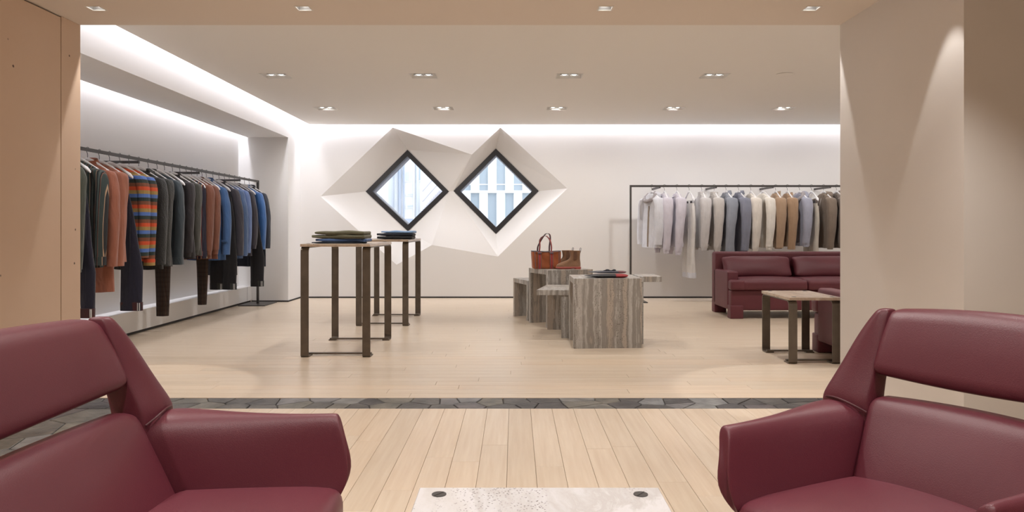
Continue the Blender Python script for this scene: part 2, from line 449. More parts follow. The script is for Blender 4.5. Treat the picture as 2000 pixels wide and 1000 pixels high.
# side closures of the wall cavity
mk('outer_leaf_edge', join(box(-4.4, XE+.2, YB, YW+.05, 3.02, 3.1), box(-4.4, -4.3, YB, YW+.05, -.1, 3.1), box(XE, XE+.1, YB, YW+.05, -.1, 3.1)), M['white'], wb)
def diamond_frame(name, D, n):
    c = sum(D, Vector())/4
    def ring(f, dy): return [c+(p-c)*f+Vector((0, dy, 0)) for p in D]
    half = (D[0]-c).length; fi = 1-.105/half; fg = 1-.108/half
    fr = struct(name, loft([ring(1.0, -.012), ring(fi, -.012), ring(fi, .09), ring(1.0, .09)], path_closed=True), M['frame'])
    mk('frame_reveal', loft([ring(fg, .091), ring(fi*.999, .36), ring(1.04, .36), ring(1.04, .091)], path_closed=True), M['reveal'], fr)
    g = ring(fi*1.002, .075); h = ring(fi*1.002, .083)
    mk('window_pane', (g+h, [[0, 1, 2, 3], [4, 7, 6, 5]]+[[i, (i+1) % 4, 4+(i+1) % 4, 4+i] for i in range(4)]), M['glass'], fr)
    return fr
diamond_frame('window_1', Ld, 1); diamond_frame('window_2', Rd, 2)

# left wall: header, niche soffit, niche back wall, pier at the corner, plinth
NZ, NE = 2.45, 11.05
wl = struct('wall_left', box(-4.4, XN, YO-.3, YB, -.02, 3.05), M['white'])
mk('niche_header', box(-3.98, XL, YO, NE, NZ, 3.05), M['white'], wl)
mk('corner_pier', box(XN, XL, NE, YB, -.02, 3.05), M['white'], wl)
mk('niche_plinth', box(XN, -3.91, YO, NE, .03, .238), M['white'], wl)
mk('plinth_toe', box(XN, -3.93, YO, NE, 0, .03), M['dark'], wl)
mk('plinth_joint', box(-3.914, -3.9085, 10.86, 10.87, .03, .238), M['fixture_in'], wl)
# black shadow-gap baseboards
struct('baseboard_back', box(XL, XE, YB-.006, YB, 0, .022), M['dark'])
struct('baseboard_left', join(box(XL-.0, XL+.006, NE, YB, 0, .022), box(-3.91, XL, NE-.006, NE, 0, .022)), M['dark'])

# ceiling of the back room, with openings for the lamps
fix = [(x, ry) for ry, xs_ in ROWS for x in xs_]
FW, FD = .27, .245
bm = bmesh.new()
CX0, CY1 = -3.18, 11.52
es = loop([Vector((CX0, YO, CEIL)), Vector((XE, YO, CEIL)), Vector((XE, CY1, CEIL)), Vector((CX0, CY1, CEIL))])
for (fx_, fy_) in fix:
    es += loop([Vector((fx_-FW/2, fy_-FD/2, CEIL)), Vector((fx_+FW/2, fy_-FD/2, CEIL)), Vector((fx_+FW/2, fy_+FD/2, CEIL)), Vector((fx_-FW/2, fy_+FD/2, CEIL))])
bmesh.ops.triangle_fill(bm, use_beauty=True, use_dissolve=False, edges=es)
me = bpy.data.meshes.new('ceiling'); bm.to_mesh(me); bm.free(); me.materials.append(M['ceil'])
ce = bpy.data.objects.new('ceiling', me); COL.objects.link(ce); ce['kind'] = 'structure'
mk('ceiling_edge', join(box(CX0-.004, CX0, YO, CY1, CEIL, CEIL+.05), box(CX0, XE, CY1, CY1+.004, CEIL, CEIL+.05)), M['ceil'], ce)
# front soffit with square lamp openings
bm = bmesh.new()
es = loop([Vector((XW-.3, -3.2, SOFF)), Vector((4.8, -3.2, SOFF)), Vector((4.8, YO, SOFF)), Vector((XW-.3, YO, SOFF))])
for ry, xs_ in FRONT:
    for x_ in xs_:
        es += loop([Vector((x_+a*.04, ry+b*.04, SOFF)) for a, b in ((-1, -1), (1, -1), (1, 1), (-1, 1))])
bmesh.ops.triangle_fill(bm, use_beauty=True, use_dissolve=False, edges=es)
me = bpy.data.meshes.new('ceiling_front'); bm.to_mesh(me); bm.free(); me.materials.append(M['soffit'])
cf = bpy.data.objects.new('ceiling_front', me); COL.objects.link(cf); cf['kind'] = 'structure'
mk('soffit_end', box(-4.3, XE, YO-.02, YO, SOFF+.001, 3.03), M['ceil'], cf)

# left limestone wall: two slabs with a dark joint between them and under the soffit
ws = struct('wall_stone_left', box(XW-.3, XW-.03, -3.2, YO-.03, 0, SOFF+.02), M['dark'])
mk('limestone_panel', box(XW-.03, XW, -3.2, 4.553, 0, SOFF-.010), M['limestone'], ws)
mk('limestone_panel', box(XW-.03, XW, 4.561, YO, 0, SOFF-.001), M['limestone'], ws)
mk('wall_return', box(-4.4, XW-.03, YO-.03, YO, -.02, 3.02), M['white'], ws)
# right pillar
wp = struct('wall_pillar_right', box(XR, XE, 3.45, YO, -.02, SOFF+.02), M['pillar'])

# lamps in the back ceiling
hs = join(*[(lambda a: a)(q) for q in (
    ([(-FW/2, -FD/2, 0), (FW/2, -FD/2, 0), (FW/2, FD/2, 0), (-FW/2, FD/2, 0), (-FW/2+.02, -FD/2+.02, .06), (FW/2-.02, -FD/2+.02, .06), (FW/2-.02, FD/2-.02, .06), (-FW/2+.02, FD/2-.02, .06)],
     [[0, 1, 5, 4], [1, 2, 6, 5], [2, 3, 7, 6], [3, 0, 4, 7], [4, 5, 6, 7]]),)])
def frame_rect(a, b, t, z0, z1):
    return join(box(-a, a, -b, -b+t, z0, z1), box(-a, a, b-t, b, z0, z1), box(-a, -a+t, -b+t, b-t, z0, z1), box(a-t, a, -b+t, b-t, z0, z1))
def disc(r, z, n=20, x=0, y=0, h=.004):
    return prism([(x+r*math.cos(2*PI*i/n), y+r*math.sin(2*PI*i/n)) for i in range(n)], z, z+h)
def cone_ring(r0, r1, z0, z1, n=20, x=0, y=0):
    a = [[(x+r*math.cos(2*PI*i/n), y+r*math.sin(2*PI*i/n), z) for i in range(n)] for r, z in ((r0, z0), (r1, z1), (r1-.004, z1), (r0-.004, z0))]
    return loft(a, path_closed=True)
order = ['nearest', 'middle', 'farthest']; side = ['first', 'second', 'third', 'fourth', 'fifth', 'sixth']
lamps0 = None
for r_, (ry, xs_) in enumerate(ROWS):
    for c_, x_ in enumerate(xs_):
        if r_ == 0 and c_ > 3: continue
        t = thing('ceiling_downlight', 'twin-lamp recessed square downlight, %s from the left in the %s row of the back ceiling' % (side[c_], order[r_]), 'ceiling light', (x_, ry, CEIL), group='twin downlights in the back ceiling')
        if lamps0 is None:
            lamps0 = [mk('housing', hs, M['fixture'], t), mk('trim_frame', frame_rect(FW/2+.008, FD/2+.008, .010, -.002, .004), M['fixture'], t)]
            for s_ in (-1, 1):
                lamps0.append(mk('reflector', cone_ring(.050, .036, .006, .045, x=s_*.052), M['fixture_in'], t, sm=40))
                lamps0.append(mk('lamp', loft([[(s_*.052+.034*math.cos(2*PI*i/16)*math.cos(e), .034*math.sin(2*PI*i/16)*math.cos(e), .030-.024*math.sin(e)) for i in range(16)] for e in (0, .4, .8, 1.2, 1.5)]), M['lamp'], t, sm=60))
        else:
            for q in lamps0: dup(q, q.name.split('.')[0], t, (0, 0, 0))
fl0 = None
for r_, (ry, xs_) in enumerate(FRONT):
    for c_, x_ in enumerate(xs_):
        if r_ > 0: lab = 'unseen square downlight added as fill light above the armchairs'
        else: lab = 'small square recessed downlight, %s from the left in the front soffit' % side[c_]
        t = thing('soffit_downlight', lab, 'ceiling light', (x_, ry, SOFF), group='small downlights in the soffit' if r_ == 0 else 'added fill downlights over the armchairs')
        if fl0 is None:
            a, b = .04, .028
            hv = [(-a, -a, 0), (a, -a, 0), (a, a, 0), (-a, a, 0), (-b, -b, .06), (b, -b, .06), (b, b, .06), (-b, b, .06)]
            fl0 = [mk('housing', (hv, [[0, 1, 5, 4], [1, 2, 6, 5], [2, 3, 7, 6], [3, 0, 4, 7], [4, 5, 6, 7]]), M['fixture_in'], t),
                   mk('trim_frame', frame_rect(.046, .046, .008, -.002, .003), M['fixture'], t), mk('lamp', disc(.026, .018), M['lamp'], t)]
        else:
            for q in fl0: dup(q, q.name.split('.')[0], t, (0, 0, 0))
sp = tag(mk('ceiling_speaker', join(cone_ring(.10, .092, -.004, .0, n=32), disc(.092, -.002, 32)), M['ceil'], None, sm=40, loc=(2.84, 7.80, CEIL)), 'flush round speaker grille in the back ceiling right of the lamps', 'speaker')

# ------------------------------------------------------------------ outside
M['out_white'] = mat('facade_white', (.86, .87, .88), .7)
M['out_glass'] = mat('facade_glass', (.40, .47, .53), .15)
M['out_grey'] = mat('facade_blue_grey', (.62, .66, .72), .6)
M['out_pipe'] = mat('facade_pipe', (.45, .50, .60), .5)
M['out_stair'] = mat('stair_mauve_grey', (.45, .43, .48), .5)
M['street'] = mat('street_asphalt', (.30, .30, .31), .9)
struct('ground_street', box(-60, 60, 13.5, 90, -8.2, -8), M['street'])
fa = thing('office_building', 'white facade with staggered tall windows seen through the right diamond window', 'building', (0, 40, -8))
mk('wall', box(-3.5, 16, .35, 8, 0, 24), M['out_grey'], fa)
pane = None
for st in range(7):
    z0 = 11.18-3.4*3+st*3.4-.0
    mk('floor_slab', box(-3.5, 16, -.05, .35, z0-.14, z0), M['out_white'], fa)
    for k in range(-4, 17):
        xg = (944.6-VX)/F*40+k*.927+(.0 if st % 2 else .46)
        if xg < -3.2: continue
        if pane is None:
            pane = [mk('window_pane', box(-.235, .235, .2, .23, 0, 3.26), M['out_glass'], fa), mk('facade_panel', box(-.232, .232, 0, .34, 0, 3.26), M['out_white'], fa),
                    mk('window_rail', box(-.235, .235, .15, .2, .30, .36), M['out_white'], fa)]
            for q, dx in zip(pane, (0, .4635, 0)): q.location = (xg+dx, 0, z0)
        else:
            dup(pane[0], 'window_pane', fa, (xg, 0, z0)); dup(pane[1], 'facade_panel', fa, (xg+.4635, 0, z0)); dup(pane[2], 'window_rail', fa, (xg, 0, z0))
fb = thing('rear_building', 'pale building with pipes and an outside stair seen through the left diamond window', 'building', (0, 30, -8))
mk('wall', box(-16, -3.05, .3, 8, 0, 20), M['out_white'], fb)
mk('side_wing', box(-16, at(768, 0, 30).x, -1.2, .3, 0, 20), M['out_grey'], fb)
for px, wd, m_ in ((779, .09, 'out_pipe'), (787, .05, 'out_pipe'), (807, .05, 'out_white'), (814, .09, 'out_grey')):
    X_ = at(px, 0, 30).x
    mk('drain_pipe', mv(tube([(0, 0, 0), (0, 0, 20)], wd/1.4, 8), (X_, .2, 0)), M[m_], fb, sm=60)
def win(px0, px1, py0, py1, m_='out_glass'):
    a, b = at(px0, py1, 30), at(px1, py0, 30)
    w_ = mk('window_frame', box(a.x-.05, b.x+.05, .24, .3, a.z+8-.05, b.z+8+.05), M['out_white'], fb)
    mk('window_pane', box(a.x, b.x, .22, .245, a.z+8, b.z+8), M[m_], fb)
win(816, 820, 322, 351); win(794, 806, 378, 379.5, 'out_grey'); win(794, 806, 400, 404, 'out_grey'); win(786, 806, 427, 435, 'out_pipe'); win(791, 798, 335, 352, 'out_grey')
for k in range(11):
    p = at(826+k*3.4, 412-k*3.9, 29.2)
    mk('stair_step', box(p.x-.04, p.x+.10, -1.2, -.3, p.z+8-.09, p.z+8), M['out_stair'], fb)
for dz in (.35, .75):
    a, b = at(826, 412, 28.9), at(862, 371, 28.9)
    mk('handrail', tube([(a.x, -1.25, a.z+8+dz), (b.x, -1.25, b.z+8+dz), (b.x+.3, -1.25, b.z+8+dz)], .025, 6), M['out_stair'], fb)
a = at(838, 395, 29); mk('stair_landing', box(a.x, a.x+.5, -1.2, .2, a.z+8-.6, a.z+8-.1), M['out_pipe'], fb)
# ------------------------------------------------------------------ armchairs
def armchair(label, loc, rz, X=0., name='armchair', cat='armchair', grp='burgundy leather armchairs in the foreground'):
    """local x = sideways, y = forwards"""
    t = thing(name, label, cat, loc, rz, grp)
    L = M['leather']
    def w_up(x, y, z):
        a, b, c = x/.27, z/.098, y/.04
        e = 1-a*a
        return (a*(.274+X), -.252-.046*b-.034+c*.036-(.034+.006*b)*e+.010*(1-b*b)*c*(c > 0), .747+b*.092+(.012*e if b > 0 else -.016*e)*abs(b))
    mk('upper_back_pad', rbox(.27, .04, .098, .028, 14, w_up), L, t, sm=60)
    def w_lo(x, y, z):
        a, b, c = x/.27, z/.125, y/.045
        e = 1-a*a; k = (b+1)/2
        return (a*(.240+.026*k+X), -.050-.138*k-.04+c*.040-(.026*k)*e+.016*e*(1-b*b)*(c > 0), .463+b*.128+.008*e*k)
    mk('lower_back_pad', rbox(.27, .045, .125, .030, 14, w_lo), L, t, sm=60)
    def w_se(x, y, z):
        a, b, c = x/.27, y/.24, z/.06
        e = 1-a*a
        return (a*(.252+.016*b+X), .148+b*.222+.022*e*(b > 0)*b, .340+c*.056+(.034*e*(1-b*b*.55) if c > 0 else 0)-.008*(b > .6)*(c > 0)*(b-.6)/.4)
    mk('seat_cushion', rbox(.27, .24, .06, .042, 12, w_se), L, t, sm=60)
    # lower shell that carries arms and cushions
    def w_sh(x, y, z):
        a, b, c = x/.3, y/.3, z/.06
        k = (c+1)/2
        return (a*(.215+.085*k+X), .06+b*(.22+.07*k), .255+c*.055)
    mk('shell', rbox(.3, .3, .06, .04, 6, w_sh), L, t, sm=60)
    for s in (-1, 1):
        st = [(-.215, [(.388, .50), (.380, .545), (.330, .560), (.262, .545), (.245, .47), (.236, .37), (.240, .29), (.30, .285), (.360, .38)]),
              (-.15, [(.402, .505), (.392, .574), (.335, .577), (.262, .556), (.246, .47), (.236, .37), (.235, .27), (.30, .27), (.375, .38)]),
              (-.06, [(.397, .50), (.388, .566), (.345, .574), (.290, .553), (.262, .475), (.240, .375), (.228, .26), (.29, .26), (.365, .38)]),
              (.08, [(.382, .49), (.372, .552), (.342, .566), (.308, .548), (.280, .475), (.252, .38), (.225, .26), (.28, .265), (.350, .385)]),
              (.22, [(.362, .49), (.355, .548), (.334, .566), (.306, .550), (.286, .48), (.262, .39), (.228, .28), (.27, .28), (.330, .395)]),
              (.30, [(.336, .49), (.350, .546), (.330, .569), (.304, .553), (.286, .48), (.265, .395), (.240, .33), (.270, .335), (.322, .412)]),
              (.336, [(.322, .49), (.350, .551), (.330, .568), (.304, .553), (.286, .48), (.266, .396), (.250, .345), (.275, .350), (.322, .414)]),
              (.342, [(.320, .49), (.349, .550), (.330, .567), (.304, .552), (.287, .48), (.267, .397), (.251, .347), (.276, .352), (.320, .414)]),
              (.346, [(.314, .49), (.336, .542), (.324, .555), (.306, .543), (.290, .48), (.272, .405), (.258, .36), (.277, .362), (.306, .418)])]
        rings = []
        for v, P in st:
            r = []
            for (u, z) in P:
                dv = 0.
                if v > .25: dv = (.53-z)*.34 if z > .41 else .041-(.41-z)*.55
                r.append((s*(u+X), v+dv*min(1, (v-.2)/.14), z))
            rings.append(r)
        # smooth the path, then the section by subdivision
        mk('arm', loft(rings), L, t, sm=80, subsurf=2)
        wg = [(.842, (.266, -.298), (.292, -.286), (.297, -.322), (.264, -.330)),
              (.832, (.262, -.286), (.300, -.272), (.305, -.330), (.260, -.338)),
              (.76, (.260, -.255), (.336, -.234), (.330, -.310), (.260, -.322)),
              (.66, (.259, -.218), (.368, -.190), (.360, -.270), (.259, -.295)),
              (.59, (.257, -.182), (.396, -.152), (.386, -.244), (.257, -.280)),
              (.565, (.255, -.175), (.400, -.150), (.388, -.235), (.255, -.275)),
              (.50, (.250, -.170), (.396, -.150), (.380, -.220), (.252, -.262)),
              (.36, (.240, -.170), (.350, -.160), (.330, -.200), (.242, -.250))]
        R = []
        for z, fi, fo, bo, bi in wg:
            def lp(a, b, k): return (a[0]+(b[0]-a[0])*k, a[1]+(b[1]-a[1])*k)
            m1 = lp(fi, fo, .5); m1 = (m1[0], m1[1]+.010)
            pts = [lp(fi, fo, .04), m1, lp(fi, fo, .93), lp(fo, bo, .12), lp(fo, bo, .9), lp(bo, bi, .1), lp(bo, bi, .9), lp(bi, fi, .12), lp(bi, fi, .93)]
            R.append([(s*(p[0]+X), p[1], z) for p in pts])
        mk('wing', loft(R), L, t, sm=80, subsurf=2)
        sm_ = catmull([(s*(u_+X), v_, z_) for u_, v_, z_ in ((.388, -.170, .562), (.378, -.156, .575), (.335, -.150, .5775), (.285, -.153, .566), (.256, -.170, .549))], 5)
        mk('piping', tube(sm_, .0032, 6), M['leather_seam'], t, sm=60)
    mk('column', tube([(0, .05, .015), (0, .05, .22)], .03, 16), M['bronze'], t, sm=60)
    mk('base_plate', mv(prism([(.24*math.cos(2*PI*i/36), .24*math.sin(2*PI*i/36)) for i in range(36)], 0, .016, .003), (0, .05, 0)), M['bronze'], t, sm=30)
    return t
# fitted poses
a1 = math.radians(.73); a2 = math.radians(211.05)
# lateral axis shifted so that the chair is symmetric
def chair_pose(x, y, a, s, sh=.06):
    lx, ly = -math.sin(a)*s, math.cos(a)*s
    return (x+lx*sh, y+ly*sh, 0), a-PI/2
p_, r_ = chair_pose(-.8235, 1.6948, a1, 1)
SX = .27
armchair('wide burgundy leather settee in the left foreground, facing right', (p_[0]+math.sin(a1)*SX, p_[1]-math.cos(a1)*SX, 0), r_, X=SX, name='settee', cat='settee', grp=None)
p_, r_ = chair_pose(1.0375, 1.7961, a2, -1)
armchair('burgundy leather armchair in the right foreground beside the pillar', p_, r_, grp=None)

# ------------------------------------------------------------------ strap-leg tables
def strap_table(name, label, cat, loc, Wd, Dp, Ht, top_mat, sw=.067, th=.010, foot=.13, group=None, topt=.024, bevel=True):
    """origin: front left foot corner; x width, y depth"""
    t = thing(name, label, cat, loc, 0, group)
    zt = Ht-topt
    mk('top', prism([(0, -.012), (Wd, -.012), (Wd, Dp+.012), (0, Dp+.012)], zt, Ht, .003), top_mat, t)
    R = .045
    def leg(x0, front):
        prof = []                      # (y, z) outer line, from foot tip to under the top
        ys = (lambda y: y) if front else (lambda y: Dp-y)
        outer = [(foot, 0), (R*.5, 0), (R*.15, .006), (0, R*.4)]+[(0, zt-R)]+[(R*(1-math.cos(a)), zt-R+R*math.sin(a)) for a in (PI/8, PI/4, 3*PI/8, PI/2)]
        inner = [(foot, th), (R*.5, th), (th+.004, th+.004), (th, R*.5)]+[(th, zt-R)]+[(th+(R-th)*(1-math.cos(a)), zt-R+(R-th)*math.sin(a)) for a in (PI/8, PI/4, 3*PI/8, PI/2)]
        rings = [[(x0, ys(o[0]), o[1]), (x0+sw, ys(o[0]), o[1]), (x0+sw, ys(i[0]), i[1]), (x0, ys(i[0]), i[1])] for o, i in zip(outer, inner)]
        return loft(rings)
    for x0 in (0, Wd-sw):
        mk('leg', leg(x0, True), M['bronze'], t); mk('leg', leg(x0, False), M['bronze'], t)
        mk('top_rail', box(x0, x0+sw, R, Dp-R, zt-th, zt), M['bronze'], t)
    for y0 in (foot-.035, Dp-foot+.005):
        mk('floor_bar', box(.01, Wd-.01, y0, y0+.030, th, th+.014), M['bronze'], t)
    for x0 in (.055, Wd-.055):
        for y0 in (.04, Dp-.04):
            k = mk('screw_cap', mv(disc(.018, 0, 20, h=.004), (x0, y0, Ht-.002)), M['rack'], t)
            mk('screw_slot', mv(box(-.016, .016, -.0015, .0015, 0, .0008), (x0, y0, Ht+.0018), rz=.9), M['dark'], k)
    return t
strap_table('display_table', 'tall bronze-legged display table with stone top, front one, under the olive trousers', 'table', (-1.806, 6.264, 0), .588, 1.075, .9576, M['stone_warm'], group='tall display tables')
strap_table('display_table', 'tall bronze-legged display table standing behind, under the light blue jeans', 'table', (-1.774, 8.294, 0), .588, 1.085, .966, M['stone_warm'], group='tall display tables')
strap_table('side_table', 'low stone-topped side table with flat bronze legs in front of the sofa', 'table', (2.20, 5.955, 0), .42, .645, .535, M['stone_warm'], sw=.069, foot=.11)
strap_table('coffee_table', 'pale travertine low table with round screw caps between the armchairs', 'table', (-.243, 1.888-.70, 0), .612, .70, .42, M['stone_pale'], sw=.06, foot=.10)

# ------------------------------------------------------------------ travertine nesting tables
def slab(poly, z0, z1): return prism(poly, z0, z1, .0025)
def wallp(a, b, th, z0, z1):
    a, b = Vector(a), Vector(b); d = (b-a).normalized(); n = Vector((-d.y, d.x))*th
    return prism([tuple(a), tuple(b), tuple(b+n), tuple(a+n)], z0, z1, .0025)
TT = .052
def stone_table(label, top, z, panels, loc, m='stone_dark'):
    t = thing('nesting_table', label, 'table', (*loc, 0), 0, 'travertine nesting tables')
    lo = lambda P: [(p[0]-loc[0], p[1]-loc[1]) for p in P]
    mk('top', slab(lo(top), z-TT, z), M[m], t)
    for a, b in panels:
        a, b = lo([a, b]); mk('leg_panel', wallp(a, b, TT, 0, z-TT), M[m], t)
    return t
# big front one
A = (.535, 6.72); Bq = (1.160, 6.76); Cq = (1.150, 7.325); Dq = (.535, 7.29)
stone_table('grey banded travertine table, largest and frontmost of the group, under the folded pouches', [A, Bq, Cq, Dq], .635, [(A, Bq), ((Dq[0], Dq[1]-TT), (Cq[0], Cq[1]-TT))], (.85, 7.04))
# slab table sticking out on its right
stone_table('travertine table jutting out at the right behind the frontmost one', [(1.168, 6.99), (1.385, 6.99), (1.385, 7.37), (1.168, 7.40)], .637, [((1.168, 7.0), (1.215, 7.0)), ((1.168, 7.32), (1.215, 7.32))], (1.25, 7.2))
# tall one at the back, turned by about 21 degrees
r0 = math.radians(21); ux = Vector((math.cos(r0), math.sin(r0))); uy = Vector((-math.sin(r0), math.cos(r0)))
P0 = Vector((.362, 8.11)); a = P0; b = P0+ux*.55; c = b+uy*.55; d = P0+uy*.55
stone_table('travertine table at the back of the group, under the tote bag and boots', [tuple(q) for q in (a, b, c, d)], .634, [(tuple(a), tuple(b)), (tuple(d-uy*TT), tuple(c-uy*TT))], (.52, 8.47))
# small low one in front
stone_table('low travertine table at the front left of the group with overhanging top', [(.2186, 7.37), (.85, 7.345), (.88, 8.02), (.35, 8.06)], .48, [((.466, 7.372), (.84, 7.362)), ((.352, 8.0), (.86, 7.96))], (.55, 7.7))
P0 = Vector((.155, 8.75)); ux2 = Vector((math.cos(.31), math.sin(.31))); uy2 = Vector((-ux2.y, ux2.x)); a = P0; b = P0+ux2*.5; c = b+uy2*.56; d = P0+uy2*.56
stone_table('low travertine table at the far left of the group, against the tall one', [tuple(q) for q in (a, b, c, d)], .474, [(tuple(a), tuple(b)), (tuple(d-uy2*TT), tuple(c-uy2*TT))], (.3, 9.1))

# ------------------------------------------------------------------ sofa family
def sofa(name, label, cat, loc, rz, W, n, D=.87, Hb=.79):
    t = thing(name, label, cat, loc, rz)
    m = M['sofa']
    def rb(nm, x0, x1, y0, y1, z0, z1, r, warp=None, par=t, nn=4):
        hx, hy, hz = (x1-x0)/2, (y1-y0)/2, (z1-z0)/2
        return mk(nm, mv(rbox(hx, hy, hz, r, nn, warp), ((x0+x1)/2, (y0+y1)/2, (z0+z1)/2)), m, par, sm=50)
    rb('base', .012, W-.012, .02, D-.01, .10, .345, .02)
    rb('backrest', 0, W, D-.20, D, .10, Hb, .035)
    AW = .135
    for x0 in (0, W-AW): rb('arm', x0, x0+AW, .13, D-.12, .10, .568, .022)
    for x0 in (.0, W-.16):
        for y0 in (.0, D-.15):
            rb('leg', x0+.002, x0+.158, y0+.004, y0+.145, 0, .16, .010)
    cw = W/n
    for k in range(n):
        x0, x1 = k*cw+.002, (k+1)*cw-.002
        def wseat(x, y, z, h=cw/2): return (x, y, z+(.022*(1-(x/h)**2)*(1-(y/.33)**2) if z > 0 else 0)-.006*(z > 0)*(y < -.2))
        rb('seat_cushion', x0+(AW if k == 0 else 0), x1-(AW if k == n-1 else 0), -.02, D-.19, .345, .47, .035, wseat, nn=8)
        # the wings of the cushion that wrap around the arm fronts
        if k == 0: rb('cushion_corner', .0, AW+.04, -.022, .125, .345, .468, .03)
        if k == n-1: rb('cushion_corner', W-AW-.04, W, -.022, .125, .345, .468, .03)
        def wp(x, y, z, h=(cw-AW*.5)/2):
            a, b = x/h, z/.13
            s_ = .05*(1-a*a)*(1-b*b)
            return (x*(1-.035*(1-b*b)), y+s_*(1 if y > 0 else -1)-.06*b*-1, z*(1-.10*(1-a*a)*0)-.010*(abs(a) > .8)*b)
        px0 = x0+(AW*.25 if k == 0 else 0); px1 = x1-(AW*.25 if k == n-1 else 0)
        o = rb('back_pillow', px0+.02, px1-.004, .50, .62, .475, .735, .045, wp, nn=8)
    return t
sofa('sofa', 'long burgundy leather sofa against the pale clothes rack', 'sofa', (2.604, 8.95, 0), 0, 1.87, 2)
sofa('lounge_chair', 'burgundy boxy lounge chair beside the side table, mostly hidden by the pillar', 'armchair', (2.655+.95, 6.64, 0), PI, .95, 1)
# ------------------------------------------------------------------ clothes
def add_folds(m):
    nt = m.node_tree; b = nt.nodes['Principled BSDF']; old = [n for n in nt.nodes if n.type == 'BUMP'][0]
    n = nt.nodes.new('ShaderNodeTexNoise'); n.inputs['Scale'].default_value = 1.; n.inputs['Detail'].default_value = 2; n.inputs['Distortion'].default_value = .8
    nt.links.new(mapping(nt, (10, 10, 3.2)), n.inputs['Vector'])
    bp = nt.nodes.new('ShaderNodeBump'); bp.inputs['Strength'].default_value = .8; bp.inputs['Distance'].default_value = .03
    nt.links.new(n.outputs['Fac'], bp.inputs['Height']); nt.links.new(old.outputs[0], bp.inputs['Normal']); nt.links.new(bp.outputs[0], b.inputs['Normal'])
def fabric(name, color, bump=.25, bscale=250, rough=.9, var=.06):
    if name in M: return M[name]
    m = M[name] = mat(name, color, rough, bump=bump, bscale=bscale, var=var, vscale=9, sheen=.15)
    add_folds(m); return m
def stripes(name, bands, period, axis='z', soft=False, rough=.9, second=None):
    """bands: list of (start fraction, colour) repeated every period metres along an axis of the garment"""
    m = mat(name, bands[0][1], rough, bump=.2, bscale=250); nt = m.node_tree; b = nt.nodes['Principled BSDF']
    def chan(ax, per, bd):
        tc = nt.nodes.new('ShaderNodeTexCoord'); sx = nt.nodes.new('ShaderNodeSeparateXYZ'); nt.links.new(tc.outputs['Object'], sx.inputs[0])
        d = nt.nodes.new('ShaderNodeMath'); d.operation = 'DIVIDE'; d.inputs[1].default_value = per; nt.links.new(sx.outputs['XYZ'.index(ax.upper())], d.inputs[0])
        a = nt.nodes.new('ShaderNodeMath'); a.operation = 'ADD'; a.inputs[1].default_value = 50; nt.links.new(d.outputs[0], a.inputs[0])
        fr = nt.nodes.new('ShaderNodeMath'); fr.operation = 'FRACT'; nt.links.new(a.outputs[0], fr.inputs[0])
        r = ramp(nt, bd, const=not soft); nt.links.new(fr.outputs[0], r.inputs[0]); return r.outputs[0]
    c = chan(axis, period, bands)
    if second: c = mixc(nt, 1., c, chan(*second), 'MULTIPLY')
    nt.links.new(c, b.inputs['Base Color']); add_folds(m); return m
navy, black, char = (.012, .012, .028), (.010, .010, .013), (.030, .030, .032)
M['multi'] = stripes('multicolour_stripe_knit', [(0, (.62, .09, .03)), (.2, (.20, .075, .04)), (.4, (.03, .045, .04)), (.6, (.10, .19, .50)), (.8, (.36, .24, .08))], .170, 'z')
M['regent'] = stripes('dark_green_striped_cotton', [(0, (.035, .05, .048)), (.34, (.42, .28, .18)), (.39, (.02, .022, .025)), (.60, (.07, .095, .09)), (.78, (.012, .012, .014)), (.88, (.25, .11, .07)), (.92, (.05, .065, .06))], .062, 'x')
M['cardi'] = stripes('navy_cream_stripe', [(0, (.015, .014, .03)), (.45, (.55, .42, .24)), (.56, (.12, .02, .02)), (.72, (.015, .014, .03))], .042, 'x')
M['plaid'] = stripes('brown_plaid_wool', [(0, (.040, .026, .020)), (.55, (.052, .030, .020)), (.70, (.10, .05, .028)), (.76, (.03, .02, .016))], .036, 'x', second=('z', .05, [(0, (1, 1, 1)), (.6, (.75, .7, .7)), (.8, (1.0, .8, .7)), (.86, (.8, .8, .8))]))
